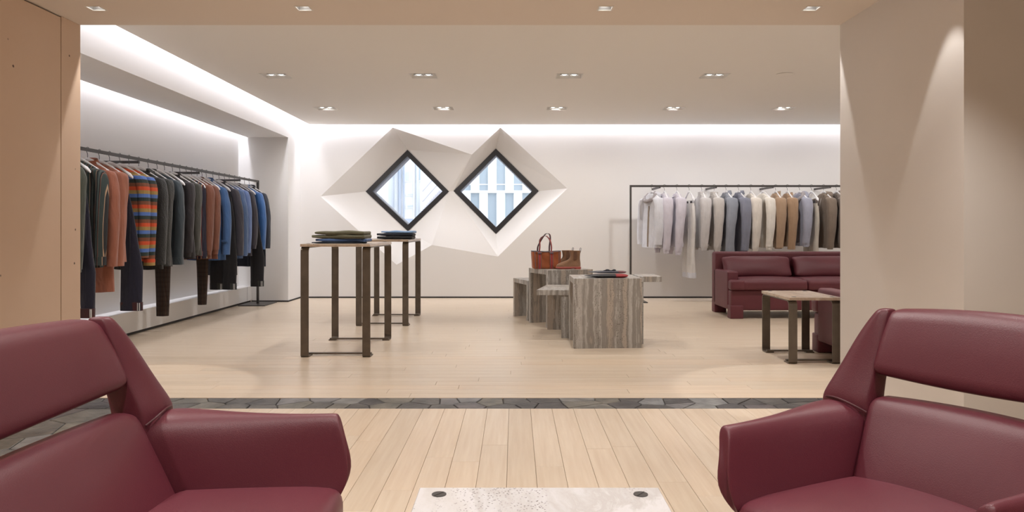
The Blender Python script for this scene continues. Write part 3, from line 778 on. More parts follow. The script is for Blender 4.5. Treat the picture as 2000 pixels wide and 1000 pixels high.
FB = {
 'olive': fabric('olive_cotton', (.045, .052, .036)), 'navy': fabric('navy_denim', navy), 'black': fabric('black_wool', black),
 'rust': fabric('terracotta_wool', (.30, .105, .062)), 'rust2': fabric('light_terracotta_wool', (.35, .135, .085)), 'rustb': fabric('rust_brown_suede', (.185, .07, .042)),
 'shear': fabric('charcoal_shearling', (.022, .023, .022), .9, 90), 'char2': fabric('charcoal_boucle', (.04, .042, .04), 1., 120),
 'slate': fabric('slate_denim', (.035, .05, .062)), 'plum': fabric('dark_plum_wool', (.028, .024, .028)), 'oliveg': fabric('dark_olive_grey_wool', (.055, .055, .047)),
 'blue': fabric('mid_blue_wool', (.055, .13, .30)), 'charw': fabric('charcoal_plum_wool', (.055, .052, .066)), 'denim': fabric('light_blue_denim', (.10, .17, .33)),
 'denim2': fabric('sky_blue_cotton', (.16, .25, .50)), 'bright': fabric('bright_blue_nylon', (.035, .13, .36), .15, 60, .5), 'navyw': fabric('dark_navy_wool', (.022, .027, .042)),
 'burg': fabric('burgundy_cuff_lining', (.055, .014, .016)), 'greycuff': fabric('dark_grey_cuff', (.03, .033, .03)), 'selv': fabric('selvedge_white', (.6, .6, .6)),
 'white': fabric('white_cotton', (.66, .67, .72)), 'lilac': fabric('lilac_white_knit', (.60, .57, .64)), 'ltgrey': fabric('pale_grey_knit', (.56, .54, .54)), 'ltgrey2': fabric('warm_pale_grey_knit', (.52, .49, .47)),
 'grblue': fabric('grey_blue_wool', (.27, .29, .34)), 'grblue2': fabric('deep_grey_blue_wool', (.21, .22, .28)), 'cream': fabric('cream_knit', (.68, .63, .57)), 'ivory': fabric('ivory_knit', (.72, .68, .62)),
 'tan': fabric('tan_cotton', (.36, .245, .16)), 'tan2': fabric('camel_cotton', (.34, .22, .135)), 'heather': fabric('heather_grey_blue', (.33, .34, .42)), 'fur': fabric('grey_fur', (.36, .33, .34), 1., 80),
 'taupe': fabric('taupe_jersey', (.20, .155, .12)), 'taupe2': fabric('grey_taupe_jersey', (.17, .14, .12)), 'beige': fabric('pale_beige_cotton', (.50, .46, .40)), 'offwhite': fabric('off_white_denim', (.70, .68, .66)),
 'lining': fabric('brown_fur_lining', (.27, .21, .165), 1., 60), 'ecru': fabric('tan_denim', (.42, .30, .20)),
 'multi': M['multi'], 'regent': M['regent'], 'cardi': M['cardi'], 'plaid': M['plaid'], 'wine': fabric('wine_collar', (.10, .02, .025)),
}
def sgnp(v, e): return math.copysign(abs(v)**e, v)
def ring(cx, cy, z, rx, ry, n=24, ph=0., A=0., e=.8, kz=0.):
    out = []
    for i in range(n):
        a = 2*PI*i/n; c, s = sgnp(math.cos(a), e), sgnp(math.sin(a), e)
        x, y = rx*c, ry*s
        y += A*math.sin(x*38+ph+kz)*(.7 if s > 0 else 1)+A*.5*math.sin(x*71+ph*2-kz)
        out.append((cx+x, cy+y, z+(A*.25*math.sin(x*30+ph) if A > .006 else 0)))
    return out
def jacket(name, label, cat, loc, rz, body='navy', sleeve=None, collar='shirt', cmat=None, L=.78, sl=.86, bw=.235, xs=(.26, .262), th=.075, cuff='plain', hem=False, placket=True, seed=0, group=None, lining=None, fat=1., bell=0.):
    r = random.Random(seed); ph = r.uniform(0, 6)
    t = thing(name, label, cat, loc, rz, group)
    B = FB[body]; SM = FB[sleeve or body]; CM = FB[cmat or body]
    zs = [(-.128, .060, .040), (-.140, .085, .046), (-.160, .130, .050), (-.182, .172, .052), (-.208, .198, .058), (-.25, .208, .066), (-.33, .203, th*.95)]
    hemz = -.13-L
    for k in range(1, 8):
        f = k/7; z = -.33+(hemz+.33)*f
        zs.append((z, .203+(bw-.203)*f+.006*math.sin(5*f+ph), th*(.95+.12*f)*fat))
    rings = [ring(0, 0, z, rx, ry, 28, ph, .011*max(0, min(1, (-.25-z)/.5)), kz=z*3) for z, rx, ry in zs]
    # turned-in hem, leaving the bottom open like cloth
    z, rx, ry = zs[-1]; rings.append(ring(0, 0, z+.004, rx-.006, ry-.006, 28, ph, .010)); rings.append(ring(0, 0, z+.10, rx-.012, ry-.012, 28, ph, .008))
    mk('body', loft(rings), B, t, sm=70)
    if hem: mk('hem_rib', loft([ring(0, 0, hemz+.05, bw-.0, th*1.07*fat+.003, 28, ph, .010), ring(0, 0, hemz-.005, bw-.016, th*fat, 28, ph, .008), ring(0, 0, hemz-.006, bw-.024, th*fat-.01, 28, ph, .008)]), CM, t, sm=70)
    for s in (-1, 1):
        ys = r.uniform(-.02, .01)
        P = catmull([(s*.150, 0, -.190), (s*min(.184, xs[0]-.012), 0, -.222), (s*min(.216, xs[0]+.004), -.004, -.31), (s*(min(.216, xs[0]+.004)+(xs[0]-min(.216, xs[0]+.004))*.75), -.010+ys*.5, -.47), (s*(xs[0]+.004), -.022+ys, -.66), (s*xs[1], -.036+ys, -sl)], 4)
        n = len(P)-1; R = []
        for i, p in enumerate(P):
            f = i/n; g = min(1, .5+f*3)
            rx = (.059-.015*f)*g*fat; ry = (.074-.022*f)*g*fat+bell*math.sin(PI*min(1, f*1.02)**.8)
            wv = 1+.03*math.sin(f*23+ph+s)*(f > .3)
            R.append(ring(p.x, p.y, p.z, rx*wv, ry*wv, 14, ph, .003*f, e=.95))
        p = P[-1]; R.append(ring(p.x, p.y, p.z+.003, .040*fat, .046*fat, 14, 0, 0, e=.95)); R.append(ring(p.x, p.y, p.z+.05, .034, .040, 14, 0, 0, e=.95))
        sv = mk('sleeve', loft(R), SM, t, sm=70)
        if cuff == 'rib': mk('cuff', loft([ring(p.x, p.y, p.z+.012, .040*fat, .046*fat, 14), ring(p.x, p.y, p.z-.05, .034*fat, .038*fat, 14), ring(p.x, p.y, p.z-.05, .026, .03, 14)]), CM, sv, sm=70)
        elif cuff == 'turn': mk('cuff', loft([ring(p.x, p.y, p.z+.07, .050*fat, .058*fat, 14), ring(p.x, p.y, p.z-.002, .050*fat, .057*fat, 14), ring(p.x, p.y, p.z-.002, .042, .047, 14)]), CM, sv, sm=70)
        elif cuff == 'tab':
            q = P[-3]; mk('cuff_tab', mv(rbox(.036, .006, .014, .004, 2), (q.x, q.y-.056, q.z)), CM, sv, sm=60)
        elif cuff == 'band': mk('cuff', loft([ring(p.x, p.y, p.z+.055, .0475*fat, .0545*fat, 14), ring(p.x, p.y, p.z-.001, .0465*fat, .0535*fat, 14), ring(p.x, p.y, p.z-.001, .040, .045, 14)]), CM, sv, sm=70)
    def rg(z, rx, ry, dy=0., dip=.0, n=20):
        return [(rx*math.cos(2*PI*i/n), dy+ry*math.sin(2*PI*i/n), z+dip*(1-math.sin(2*PI*i/n))/2) for i in range(n)]
    if collar in ('shirt', 'stand', 'coat'):
        h = {'shirt': .062, 'stand': .080, 'coat': .090}[collar]
        cv = [rg(-.172, .098, .062, 0, -.035), rg(-.172+h, .076, .060, .012, -.045), rg(-.166+h, .073, .057, .014, -.045), rg(-.150+h*.6, .062, .048, .010, -.04), rg(-.165, .07, .045, 0, -.03)]
        mk('collar', loft(cv, cap=False), CM, t, sm=70)
        if collar != 'stand':
            fl = [rg(-.168+h, .077, .061, .012, -.045), rg(-.162+h*.4, .106, .078, .004, -.075), rg(-.165+h*.4, .104, .074, .004, -.075)]
            mk('collar_fall', loft(fl, cap=False), CM, t, sm=70)
        if collar == 'coat':
            for s in (-1, 1):
                mk('lapel', prism([(0, 0), (s*.085, .05), (s*.06, -.02), (s*.10, -.03), (s*.012, -.25)], 0, .006) if 0 else
                   ([(s*.012, -.064, -.42), (s*.085, -.070, -.245), (s*.050, -.066, -.225), (s*.07, -.060, -.165), (s*.02, -.055, -.20),
                     (s*.012, -.056, -.42), (s*.085, -.060, -.245), (s*.050, -.056, -.225), (s*.07, -.050, -.165), (s*.02, -.045, -.20)],
                    [[0, 1, 2, 3, 4], [9, 8, 7, 6, 5]]+[[i, (i+1) % 5, (i+1) % 5+5, i+5] for i in range(5)]), CM, t)
    elif collar == 'roll':
        mk('collar', loft([rg(-.172, .082, .060), rg(-.145, .072, .056), rg(-.105, .074, .058), rg(-.100, .066, .050), rg(-.125, .056, .044)], cap=False), CM, t, sm=70)
    elif collar in ('crew', 'v'):
        d = -.03 if collar == 'crew' else -.17
        pts = []
        for i in range(24):
            a = 2*PI*i/24; s_ = math.sin(a); f = max(0, -s_)
            pts.append((.084*math.cos(a)*(1-.15*f), .050*s_-(.016*f if collar == 'v' else .01*f), -.150+(d*f**(1.6 if collar == 'v' else 1))))
        mk('neckband', tube(pts, .009, 6, closed=True), CM, t, sm=70)
    elif collar in ('hood', 'furhood'):
        rr = random.Random(seed+5)
        def wh(x, y, z):
            u = x/.12; k = 1-abs(u)
            return (x*1.02, y+.035*k+.02, z*(1-.3*abs(u))-.02*(u*u)+(.016*math.sin(x*55+z*40+ph) if z > 0 else 0))
        hd = mk('hood', mv(rbox(.12, .062, .058, .045, 6, wh), (0, .012, -.155)), B if collar == 'hood' else FB['heather'] if body == 'heather' else B, t, sm=70)
        if collar == 'furhood':
            pts = [(.118*math.cos(a), -.028+.058*math.sin(a)-.012*rr.random(), -.168+.040*math.sin(a)-.045*(1-math.sin(a))/2+.010*rr.random()) for a in [2*PI*i/26 for i in range(26)]]
            mk('fur_trim', tube(pts, [.022+.012*rr.random() for _ in pts], 8, closed=True), FB['fur'], hd, sm=70)
        else:
            for s in (-1, 1): mk('drawcord', tube([(s*.03, -.060, -.20), (s*.035, -.078, -.28), (s*.032, -.086, -.36)], .003, 6), FB['ltgrey'] if body in ('taupe', 'taupe2') else CM, t, sm=60)
    if placket:
        ys_ = [(z, min(q[1] for q in rings[i])) for i, (z, rx, ry) in enumerate(zs) if z < -.2]
        def fy(z, x):     # front surface of the body
            best = None
            for i, (zz, rx, ry) in enumerate(zs):
                if zz < -.2 and (best is None or abs(zz-z) < abs(best[0]-z)): best = (zz, rx, ry)
            zz, rx, ry = best; A = .011*max(0, min(1, (-.25-zz)/.5))
            return -ry*.985-A*1.4
        L1, L2 = [], []
        for i in range(9):
            z = -.22+(hemz+.23)*i/8; y = fy(z, 0)-.002
            L1.append([(-.016, y, z), (.016, y, z), (.016, y+.012, z), (-.016, y+.012, z)])
        mk('placket', loft(L1), FB[lining] if lining else B, t)
    return t
def trousers(label, loc, rz, m='navy', cx=0., wt=.21, wb=.19, zb=-1.38, cuff=None, two=False, th=.032, seed=0, group=None, selv=False, top=-.275):
    r = random.Random(seed); ph = r.uniform(0, 6)
    t = thing('trousers', label, 'trousers', loc, rz, group)
    mk('waistband', loft([ring(cx*.3, 0, top, wt/2, th*.7, 20, 0, 0), ring(cx*.3, 0, top-.045, wt/2+.002, th*.75, 20, 0, 0)]), FB[m], t, sm=60)
    legs = [(-1, .5), (1, .5)] if two else [(0, 1)]
    for s, k in legs:
        R = []
        for i in range(10):
            f = i/9; z = top-.04+(zb-top+.04)*f
            w_ = (wt+(wb-wt)*f**.8)/2*(1+.10*math.sin(min(1, f*2.2)*PI)*(f < .5))
            c = cx*(.3+.7*min(1, f*1.5))
            if two: c += s*(w_*.5+.004*f); w_ *= .54
            R.append(ring(c, .006*math.sin(f*7+ph), z, w_, th*(.8+.25*f), 20, ph, .005*f, kz=f*2))
        R.append([(p[0], p[1], p[2]+.003) for p in ring(c, 0, z, w_*.93, th*.8, 20)])
        lg = mk('leg', loft(R), FB[m], t, sm=60)
        if cuff:
            mk('turn_up', loft([ring(c, 0, zb+.075, w_+.004, th*1.12, 20), ring(c, 0, zb-.003, w_+.003, th*1.12, 20), ring(c, 0, zb-.003, w_-.006, th*.85, 20)]), FB[cuff], lg, sm=60)
            if selv:
                for dx in (.72, .9): mk('selvedge', box(c+w_*dx-.0025, c+w_*dx+.0025, -th*1.02-.004, -th*.9, zb, zb+.07), FB['selv'], lg)
        if m != 'black': mk('crease', box(c-.0015, c+.0015, -th*1.05, -th*.9, zb+.1, top-.2), FB[m], lg)
    return t
# hanger: wire hook, moulded shoulders, optional clip bar; origin on top of the rail
def hanger(label, loc, rz, clips=False, group=None, src={}):
    t = thing('hanger', label, 'hanger', loc, rz, group)
    if clips not in src:
        pts = [(.0, .020, -.035)]+[(0, .0205*math.sin(a)*1.0, -.016+.0195*math.cos(a)) for a in [math.radians(d) for d in range(110, -111, -20)]]
        hook = catmull([(0, .016, -.028), (0, .0205, -.010), (0, .012, .006), (0, -.004, .0075), (0, -.018, -.004), (0, -.019, -.020), (0, -.006, -.042), (0, 0, -.056), (0, 0, -.092)], 4)
        L = [mk('hook', tube(hook, .0026, 6), M['wire'], t, sm=60)]
        R = []
        for i in range(-9, 10):
            u = i/9; a = abs(u)
            z = -.098-.132*a**1.35; hh = .017-.004*a+.012*max(0, (a-.72)/.28); dp = .010+.016*max(0, (a-.6)/.4)
            if a == 1: hh, dp = hh*.45, dp*.45
            R.append([(u*.212, dp*math.cos(q), z+hh*math.sin(q)) for q in [2*PI*j/10 for j in range(10)]])
        L.append(mk('shoulder_form', loft(R), M['hanger'], t, sm=60))
        if clips:
            L.append(mk('clip_bar', tube([(-.19, 0, -.235), (.19, 0, -.235)], .0028, 6), M['wire'], t, sm=60))
            for s in (-1, 1): L.append(mk('clip', mv(rbox(.014, .016, .022, .005, 2), (s*.085, 0, -.262)), M['wire'], t, sm=40))
        src[clips] = L
    else:
        for q in src[clips]: dup(q, q.name.split('.')[0], t, (0, 0, 0))
    return t

# ---- racks
RZ = 1.785                                    # rail top
def rail_y(px, X): return abs(X)*F/abs(px-VX)
XRK = -3.70
rk = thing('clothes_rack', 'long dark steel clothes rack along the left wall with coloured clothes', 'clothes rack', (XRK, 10.70, 0))
mk('rail', box(-.011, .011, 5.2-10.7, .0, RZ-.028, RZ), M['rack'], rk)
mk('upright', box(-.015, .015, -.015, .015, .014, RZ), M['rack'], rk)
mk('base_plate', prism([(-.19, -.27), (.19, -.27), (.19, .27), (-.19, .27)], 0, .014, .003), M['rack'], rk)
for y_ in (5.9, 7.32, 8.72, 10.02): mk('wall_bracket', box(XN-XRK, 0, y_-10.7-.011, y_-10.7+.011, RZ-.055, RZ-.029), M['rack'], rk)
YRK = 11.10
RB = 1.742
rk = thing('clothes_rack', 'dark steel clothes rack at the back wall with pale clothes, behind the sofa', 'clothes rack', (1.735, YRK, 0))
mk('rail', box(0, 3.72, -.011, .011, RB-.030, RB), M['rack'], rk)
for x_ in (0, 3.72):
    mk('upright', box(x_-.013, x_+.013, -.014, .014, .012, RB), M['rack'], rk)
    mk('base_plate', prism([(x_-.05, -.22), (x_+.22, -.22), (x_+.22, .22), (x_-.05, .22)] if x_ == 0 else [(x_-.22, -.22), (x_+.05, -.22), (x_+.05, .22), (x_-.22, .22)], 0, .012, .003), M['rack'], rk)
for px in (1289, 1399, 1510, 1622): 
    X_ = (px-VX)*YRK/F-1.735; mk('wall_bracket', box(X_-.011, X_+.011, 0, YB-YRK, RB-.045, RB-.016), M['rack'], rk)

# ---- left rack: (hook px, kind, colour words, options)
def zl(py, Y, top=RZ): return -(top-(H-(py-VY)*Y/F))
def xl(px, hook, Y): return (px-hook)*Y/F
LEFT = [
 (101, 'J', 'olive cotton coat hanging first by the stone wall', 'coat', dict(body='olive', collar='coat', bot=532, slv=526, sx=165)),
 (126, 'T', 'navy trousers with burgundy turn-ups beside the stone wall', 'trousers', dict(m='navy', bx=(158, 184), by=620, cuff='burg', selv=True)),
 (149, 'J', 'dark green striped shirt with rust and black vertical lines', 'shirt', dict(body='regent', collar='shirt', bot=522, slv=517, sx=213, cuff='turn')),
 (171, 'J', 'long terracotta coat with the lowest hem on the left rack', 'coat', dict(body='rust', collar='coat', bot=570, slv=520, sx=236)),
 (194, 'J', 'lighter terracotta jacket directly behind the long terracotta coat', 'jacket', dict(body='rust2', collar='shirt', bot=512, slv=519, sx=248, fat=1.1)),
 (214, 'T', 'navy jeans with wide burgundy turn-ups between terracotta jacket and striped knits', 'trousers', dict(m='navy', bx=(236, 278), by=606, cuff='burg', selv=True, wt=.21)),
 (234, 'J', 'multicoloured horizontally striped knit, nearer of the two', 'sweater', dict(body='multi', collar='shirt', bot=498, slv=503, sx=293, cuff='band')),
 (252, 'J', 'multicoloured horizontally striped knit, farther of the two', 'sweater', dict(body='multi', collar='shirt', bot=510, slv=518, sx=306, cuff='band')),
 (271, 'J', 'charcoal shearling coat with a raised dark hood', 'coat', dict(body='shear', collar='hood', bot=526, slv=516, sx=328, fat=1.15)),
 (289.6, 'J', 'charcoal boucle coat behind the hooded shearling coat', 'coat', dict(body='char2', collar='stand', bot=520, slv=518, sx=338, fat=1.1, cuff='turn')),
 (307, 'J', 'slate blue denim jacket with turned cuffs', 'jacket', dict(body='slate', collar='shirt', bot=512, slv=516, sx=361, cuff='turn')),
 (321.4, 'T', 'brown plaid tapered trousers below the charcoal coats', 'trousers', dict(m='plaid', bx=(306, 329), by=617, wt=.24)),
 (337, 'J', 'dark plum wool jacket with charcoal body', 'jacket', dict(body='plum', sleeve='plum', collar='coat', bot=505, slv=502, sx=378, cuff='rib')),
 (351.4, 'J', 'dark olive grey jacket with ribbed cuffs', 'jacket', dict(body='oliveg', collar='crew', cmat='oliveg', bot=500, slv=498, sx=392, cuff='rib')),
 (364, 'J', 'navy cardigan with cream vertical stripes and wine collar', 'cardigan', dict(body='cardi', collar='shirt', cmat='wine', bot=505, slv=500, sx=400, cuff='band')),
 (374.5, 'J', 'rust brown suede jacket, nearer of the two rust brown ones', 'jacket', dict(body='rustb', collar='shirt', bot=505, slv=498, sx=418, cuff='rib')),
 (385, 'J', 'rust brown suede jacket, farther of the two rust brown ones', 'jacket', dict(body='rustb', collar='stand', bot=506, slv=496, sx=431, cuff='rib')),
 (394.5, 'T', 'brown plaid trousers below the rust brown jackets', 'trousers', dict(m='plaid', bx=(387, 403), by=595, wt=.23)),
 (403, 'J', 'mid blue wool coat with cuff tabs', 'coat', dict(body='blue', collar='coat', bot=508, slv=497, sx=453, cuff='tab', lower='navy')),
 (416, 'T', 'dark jeans with grey turn-ups behind the blue coat', 'trousers', dict(m='black', bx=(412, 460), by=565, cuff='greycuff', two=True, selv=True, wt=.36)),
 (427.8, 'J', 'charcoal plum wool coat with long hem', 'coat', dict(body='charw', collar='coat', bot=537, slv=499, sx=479)),
 (438.6, 'J', 'light blue denim shirt between charcoal coats', 'shirt', dict(body='denim', collar='shirt', bot=505, slv=498, sx=488)),
 (448, 'J', 'sky blue cotton shirt next to the light blue denim one', 'shirt', dict(body='denim2', collar='shirt', bot=500, slv=494, sx=492)),
 (458.4, 'J', 'charcoal bomber jacket near the end of the left rack', 'jacket', dict(body='charw', collar='stand', bot=500, slv=486, sx=503, cuff='rib')),
 (468, 'T', 'black trousers with dark grey turn-ups nearest the rack end', 'trousers', dict(m='black', bx=(490, 515), by=559, cuff='greycuff', wt=.24, selv=True)),
 (477.6, 'J', 'bright blue puffer jacket, second from the rack end', 'jacket', dict(body='bright', collar='stand', bot=500, slv=487, sx=520)),
 (486.6, 'J', 'dark navy wool coat, last on the left rack', 'coat', dict(body='navyw', collar='coat', bot=520, slv=485, sx=531)),
]
for k, (hp, kind, words_, cat, o_) in enumerate(LEFT):
    hp2 = hp
    Y = 3.70*F/(VX-hp2); o_ = dict(o_)
    loc = (XRK, Y, RZ); yaw = rnd.uniform(-.05, .05)
    if kind == 'J':
        bot, slv, sx = -zl(o_.pop('bot'), Y)-.13, -zl(o_.pop('slv'), Y), xl(o_.pop('sx'), hp, Y); o_.pop('lower', None)
        cf_ = o_.get('cuff', 'plain'); sl = slv-(.05 if cf_ == 'rib' else 0); fat = o_.get('fat', 1.)
        xe = sx-.050*fat; xm = min(xe+.004, .262)
        jacket({'coat': 'coat', 'jacket': 'jacket', 'shirt': 'shirt', 'sweater': 'sweater', 'cardigan': 'cardigan'}[cat], words_, cat, loc, yaw, L=bot, sl=sl, xs=(xm, min(xe, .27)), seed=k, group='coloured clothes on the left rack',
               th=.064, placket=cat != 'sweater' and o_['body'] != 'cardi', **o_)
    else:
        x0, x1 = o_.pop('bx'); zb = zl(o_.pop('by'), Y)
        cx = (xl(x0, hp, Y)+xl(x1, hp, Y))/2; wb_ = (x1-x0)*Y/F
        trousers(words_, loc, 0, cx=cx, wb=wb_, zb=zb, seed=k, group='coloured clothes on the left rack', **o_)
    hanger('white hanger holding the '+' '.join(words_.split()[:11]), loc, yaw if kind == 'J' else 0, clips=kind == 'T', group='white hangers on the left rack')

RIGHT = [
 (1273, 'J', 'white parka with grey fur hood and brown lining at the left end of the rack', 'parka', 33, dict(body='white', collar='furhood', lining='lining', bot=484, slv=478, fat=1.15, bw=.25)),
 (1297.6, 'J', 'lilac-white crew neck sweater next to the parka', 'sweater', 8, dict(body='lilac', collar='crew', bot=485, slv=495, cuff='rib', hem=True)),
 (1322, 'J', 'lilac-white crew neck sweater left of the white jeans', 'sweater', 12, dict(body='lilac', collar='crew', bot=482, slv=498, cuff='rib', hem=True)),
 (1346, 'T', 'white jeans with turn-ups hanging from clips', 'trousers', 14, dict(m='offwhite', by=543, cuff='white')),
 (1370.8, 'J', 'pale grey roll-neck sweater right of the white jeans', 'sweater', 8, dict(body='ltgrey', collar='roll', bot=484, slv=489, cuff='rib', hem=True)),
 (1394.7, 'J', 'warm pale grey roll-neck sweater left of the grey coats', 'sweater', 12, dict(body='ltgrey2', collar='roll', bot=488, slv=491, cuff='rib', hem=True)),
 (1418, 'J', 'grey-blue wool overcoat with wide lapels', 'coat', 20, dict(body='grblue', collar='coat', bot=530, slv=500, fat=1.1)),
 (1442.5, 'J', 'deeper grey-blue wool overcoat beside the cream cardigan', 'coat', 24, dict(body='grblue2', collar='coat', bot=520, slv=489, fat=1.1)),
 (1466.5, 'J', 'cream knitted cardigan with tan lining', 'cardigan', 12, dict(body='cream', collar='v', bot=486, slv=492, cuff='rib', lining='tan')),
 (1490, 'J', 'ivory V-neck cardigan above the middle of the sofa', 'cardigan', 26, dict(body='ivory', collar='v', bot=484, slv=488, cuff='rib', lining='tan')),
 (1514.8, 'J', 'tan cotton shirt jacket with standing collar', 'jacket', 8, dict(body='tan', collar='stand', bot=484, slv=484, cuff='band')),
 (1537.7, 'J', 'camel cotton shirt jacket left of the fur-hooded sweatshirt', 'jacket', 6, dict(body='tan2', collar='shirt', bot=482, slv=487, cuff='band')),
 (1561.5, 'J', 'heather grey-blue sweatshirt with grey fur hood', 'hoodie', 22, dict(body='heather', collar='furhood', bot=480, slv=482, cuff='rib', hem=True)),
 (1584.7, 'T', 'pale beige trousers hanging from clips between two hoodies', 'trousers', 10, dict(m='beige', by=540)),
 (1608.4, 'J', 'taupe hooded sweatshirt right of the beige trousers', 'hoodie', 20, dict(body='taupe', collar='hood', bot=484, slv=487, cuff='rib', hem=True)),
 (1633.8, 'J', 'grey-taupe hooded sweatshirt cut off by the pillar', 'hoodie', 16, dict(body='taupe2', collar='hood', bot=484, slv=482, cuff='rib', hem=True)),
]
for k, (hp, kind, words_, cat, yaw, o_) in enumerate(RIGHT):
    X = (hp-VX)*YRK/F; loc = (X, YRK, RB); rz = math.radians(-90+(yaw-4)*(.75 if k == 0 else .6)); o_ = dict(o_)
    zz = lambda py, Y=10.9: RB-(H-(py-VY)*Y/F)
    if kind == 'J':
        bot, slv = zz(o_.pop('bot'))-.13, zz(o_.pop('slv')); sl = slv-(.05 if o_.get('cuff') == 'rib' else 0)
        jacket({'coat': 'coat', 'jacket': 'jacket', 'parka': 'parka', 'sweater': 'sweater', 'cardigan': 'cardigan', 'hoodie': 'hoodie'}[cat], words_, cat, loc, rz, L=bot, sl=sl, xs=(.235, .225), seed=100+k, th=.048, bell=.018,
               group='pale clothes on the back rack', placket=cat in ('coat', 'jacket', 'parka', 'cardigan'), **o_)
    else:
        trousers(words_, loc, rz, cx=0., wt=.36, wb=.38, zb=-zz(o_.pop('by')), two=True, seed=100+k, th=.05, group='pale clothes on the back rack', **o_)
    hanger('white hanger holding the '+' '.join(words_.split()[:11]), loc, rz, clips=kind == 'T', group='white hangers on the back rack')
# ------------------------------------------------------------------ folded clothes on the display tables
def folded(name, label, cat, loc, rz, w, d, h, m, lobes=2, seed=0, taper=.2, waist=None):
    """a pair of trousers folded into a flat bundle: stacked soft layers with a rolled fold"""
    r = random.Random(seed); t = thing(name, label, cat, loc, rz, 'folded trousers on the display tables')
    lh = h/lobes
    for k in range(lobes):
        ox, oy = r.uniform(-.012, .012), r.uniform(-.01, .01); ph = r.uniform(0, 6); w_ = w*(1-.06*k)
        def wf(x, y, z, w_=w_, ph=ph):
            a, b = x/(w_/2), y/(d/2)
            e = (1-.55*max(0, -a-.55)/.45)           # thin waistband end
            return (x, y+.006*math.sin(a*4+ph), z*e+.0035*math.sin(a*5+ph+b)*(z > 0)+.004*(1-a*a)*(1-b*b)*(z > 0)-(0 if z > 0 else 0))
        g = mk('fold', mv(rbox(w_/2, d/2, lh/2, lh*.46, 10, wf), (ox, oy, lh*(k+.5))), m, t, sm=70)
        mk('seam', mv(box(-w_*.40, w_*.38, -.002, .0, -.0015, .0015), (ox, oy-d/2-.0012, lh*(k+.5))), m, g)
    mk('waistband', mv(rbox(.022, d/2*.82, lh*.34, lh*.16, 3), (-w/2+.012, -.008, lh*.62)), waist or m, t, sm=60)
    return t
T1, T2 = .9576, .966
fd = {'od': fabric('folded_olive_twill', (.14, .135, .085)), 'bj': fabric('folded_blue_denim', (.08, .15, .34)), 'nv': fabric('folded_navy_denim', (.012, .018, .035)),
      'lb': fabric('folded_light_denim', (.24, .40, .66)), 'dk': fabric('folded_indigo_denim', (.016, .020, .032)), 'bk': fabric('folded_black_denim', (.008, .009, .012))}
cx1 = (669-VX)*6.50/F
folded('folded_jeans', 'thin dark navy folded jeans at the bottom of the front table stack', 'trousers', (cx1-.02, 6.52, T1+.001), 0, .42, .30, .012, fd['nv'], 1, 1)
folded('folded_jeans', 'mid blue folded jeans under the olive trousers on the front table', 'trousers', (cx1+.01, 6.52, T1+.014), .02, .42, .29, .028, fd['bj'], 1, 2)
folded('folded_trousers', 'olive folded trousers on top of the front table stack', 'trousers', (cx1, 6.52, T1+.043), -.03, .46, .29, .064, fd['od'], 2, 3)
cx2 = (775-VX)*8.55/F
folded('folded_jeans', 'black folded jeans at the bottom of the rear table stack', 'trousers', (cx2, 8.58, T2+.001), 0, .40, .30, .034, fd['bk'], 1, 4)
folded('folded_jeans', 'dark indigo folded jeans in the middle of the rear table stack', 'trousers', (cx2-.005, 8.58, T2+.036), .02, .40, .29, .034, fd['dk'], 1, 5)
folded('folded_jeans', 'light blue folded jeans on top of the rear table stack', 'trousers', (cx2+.022, 8.58, T2+.071), -.02, .35, .27, .024, fd['lb'], 1, 6)

# ------------------------------------------------------------------ tote bag
M['tote'] = mat('burnt_orange_leather', (.38, .105, .035), .5, bump=.5, bscale=14, var=.15, vscale=7)
M['tote_strap'] = mat('red_strap_webbing', (.42, .055, .045), .6, bump=.2, bscale=200)
M['tote_in'] = mat('dark_wine_strap_back', (.09, .018, .018), .6)
M['tote_edge'] = mat('grey_blue_binding', (.14, .16, .20), .6)
yT = 8.40
X0, X1 = (1038-VX)*yT/F, (1095-VX)*yT/F
tb = thing('tote_bag', 'burnt orange leather tote bag with red striped handles on the rear stone table', 'bag', ((X0+X1)/2, yT+.02, .6345), math.radians(8), None)
hw, hb, dh = (X1-X0)/2, .205, .075
def wt_(x, y, z):
    k = (z+hb/2)/hb
    xx = x*(.93+.09*k); cr = .012*math.sin(x*40+z*30)*(1-abs(2*k-1))
    return (xx, y*(1-.35*k*abs(x)/hw)+cr*(1 if y > 0 else -1)*.6-.0, z+(-.010*(1-(x/hw)**2) if k > .8 else 0))
mk('bag_body', mv(rbox(hw, dh, hb/2, .022, 12, wt_), (0, 0, hb/2)), M['tote'], tb, sm=60)
rim = [(.985*hw*c_*1.03, dh*.92*s_, hb-.004-.008*(1-abs(c_))) for c_, s_ in [(sgnp(math.cos(2*PI*i/40), .5), sgnp(math.sin(2*PI*i/40), .5)) for i in range(40)]]
mk('rim_binding', tube(rim, .0045, 6, closed=True), M['tote_edge'], tb, sm=60)
for s in (-1, 1): mk('side_binding', tube([(s*hw*.80, -dh*.98, .01), (s*hw*.83, -dh*1.0, .1), (s*hw*.84, -dh*.86, hb-.01)], .003, 6), M['tote_edge'], tb, sm=60)
def ribbon(pts, w, th, side=(1, 0, 0)):
    R = []; side = Vector(side)
    for i, p in enumerate(pts):
        p = Vector(p); tg = (Vector(pts[min(i+1, len(pts)-1)])-Vector(pts[max(i-1, 0)])).normalized(); n = tg.cross(side).normalized()*th
        a = side*w/2; R.append([p-a-n*.5, p+a-n*.5, p+a+n*.5, p-a+n*.5])
    return loft(R)
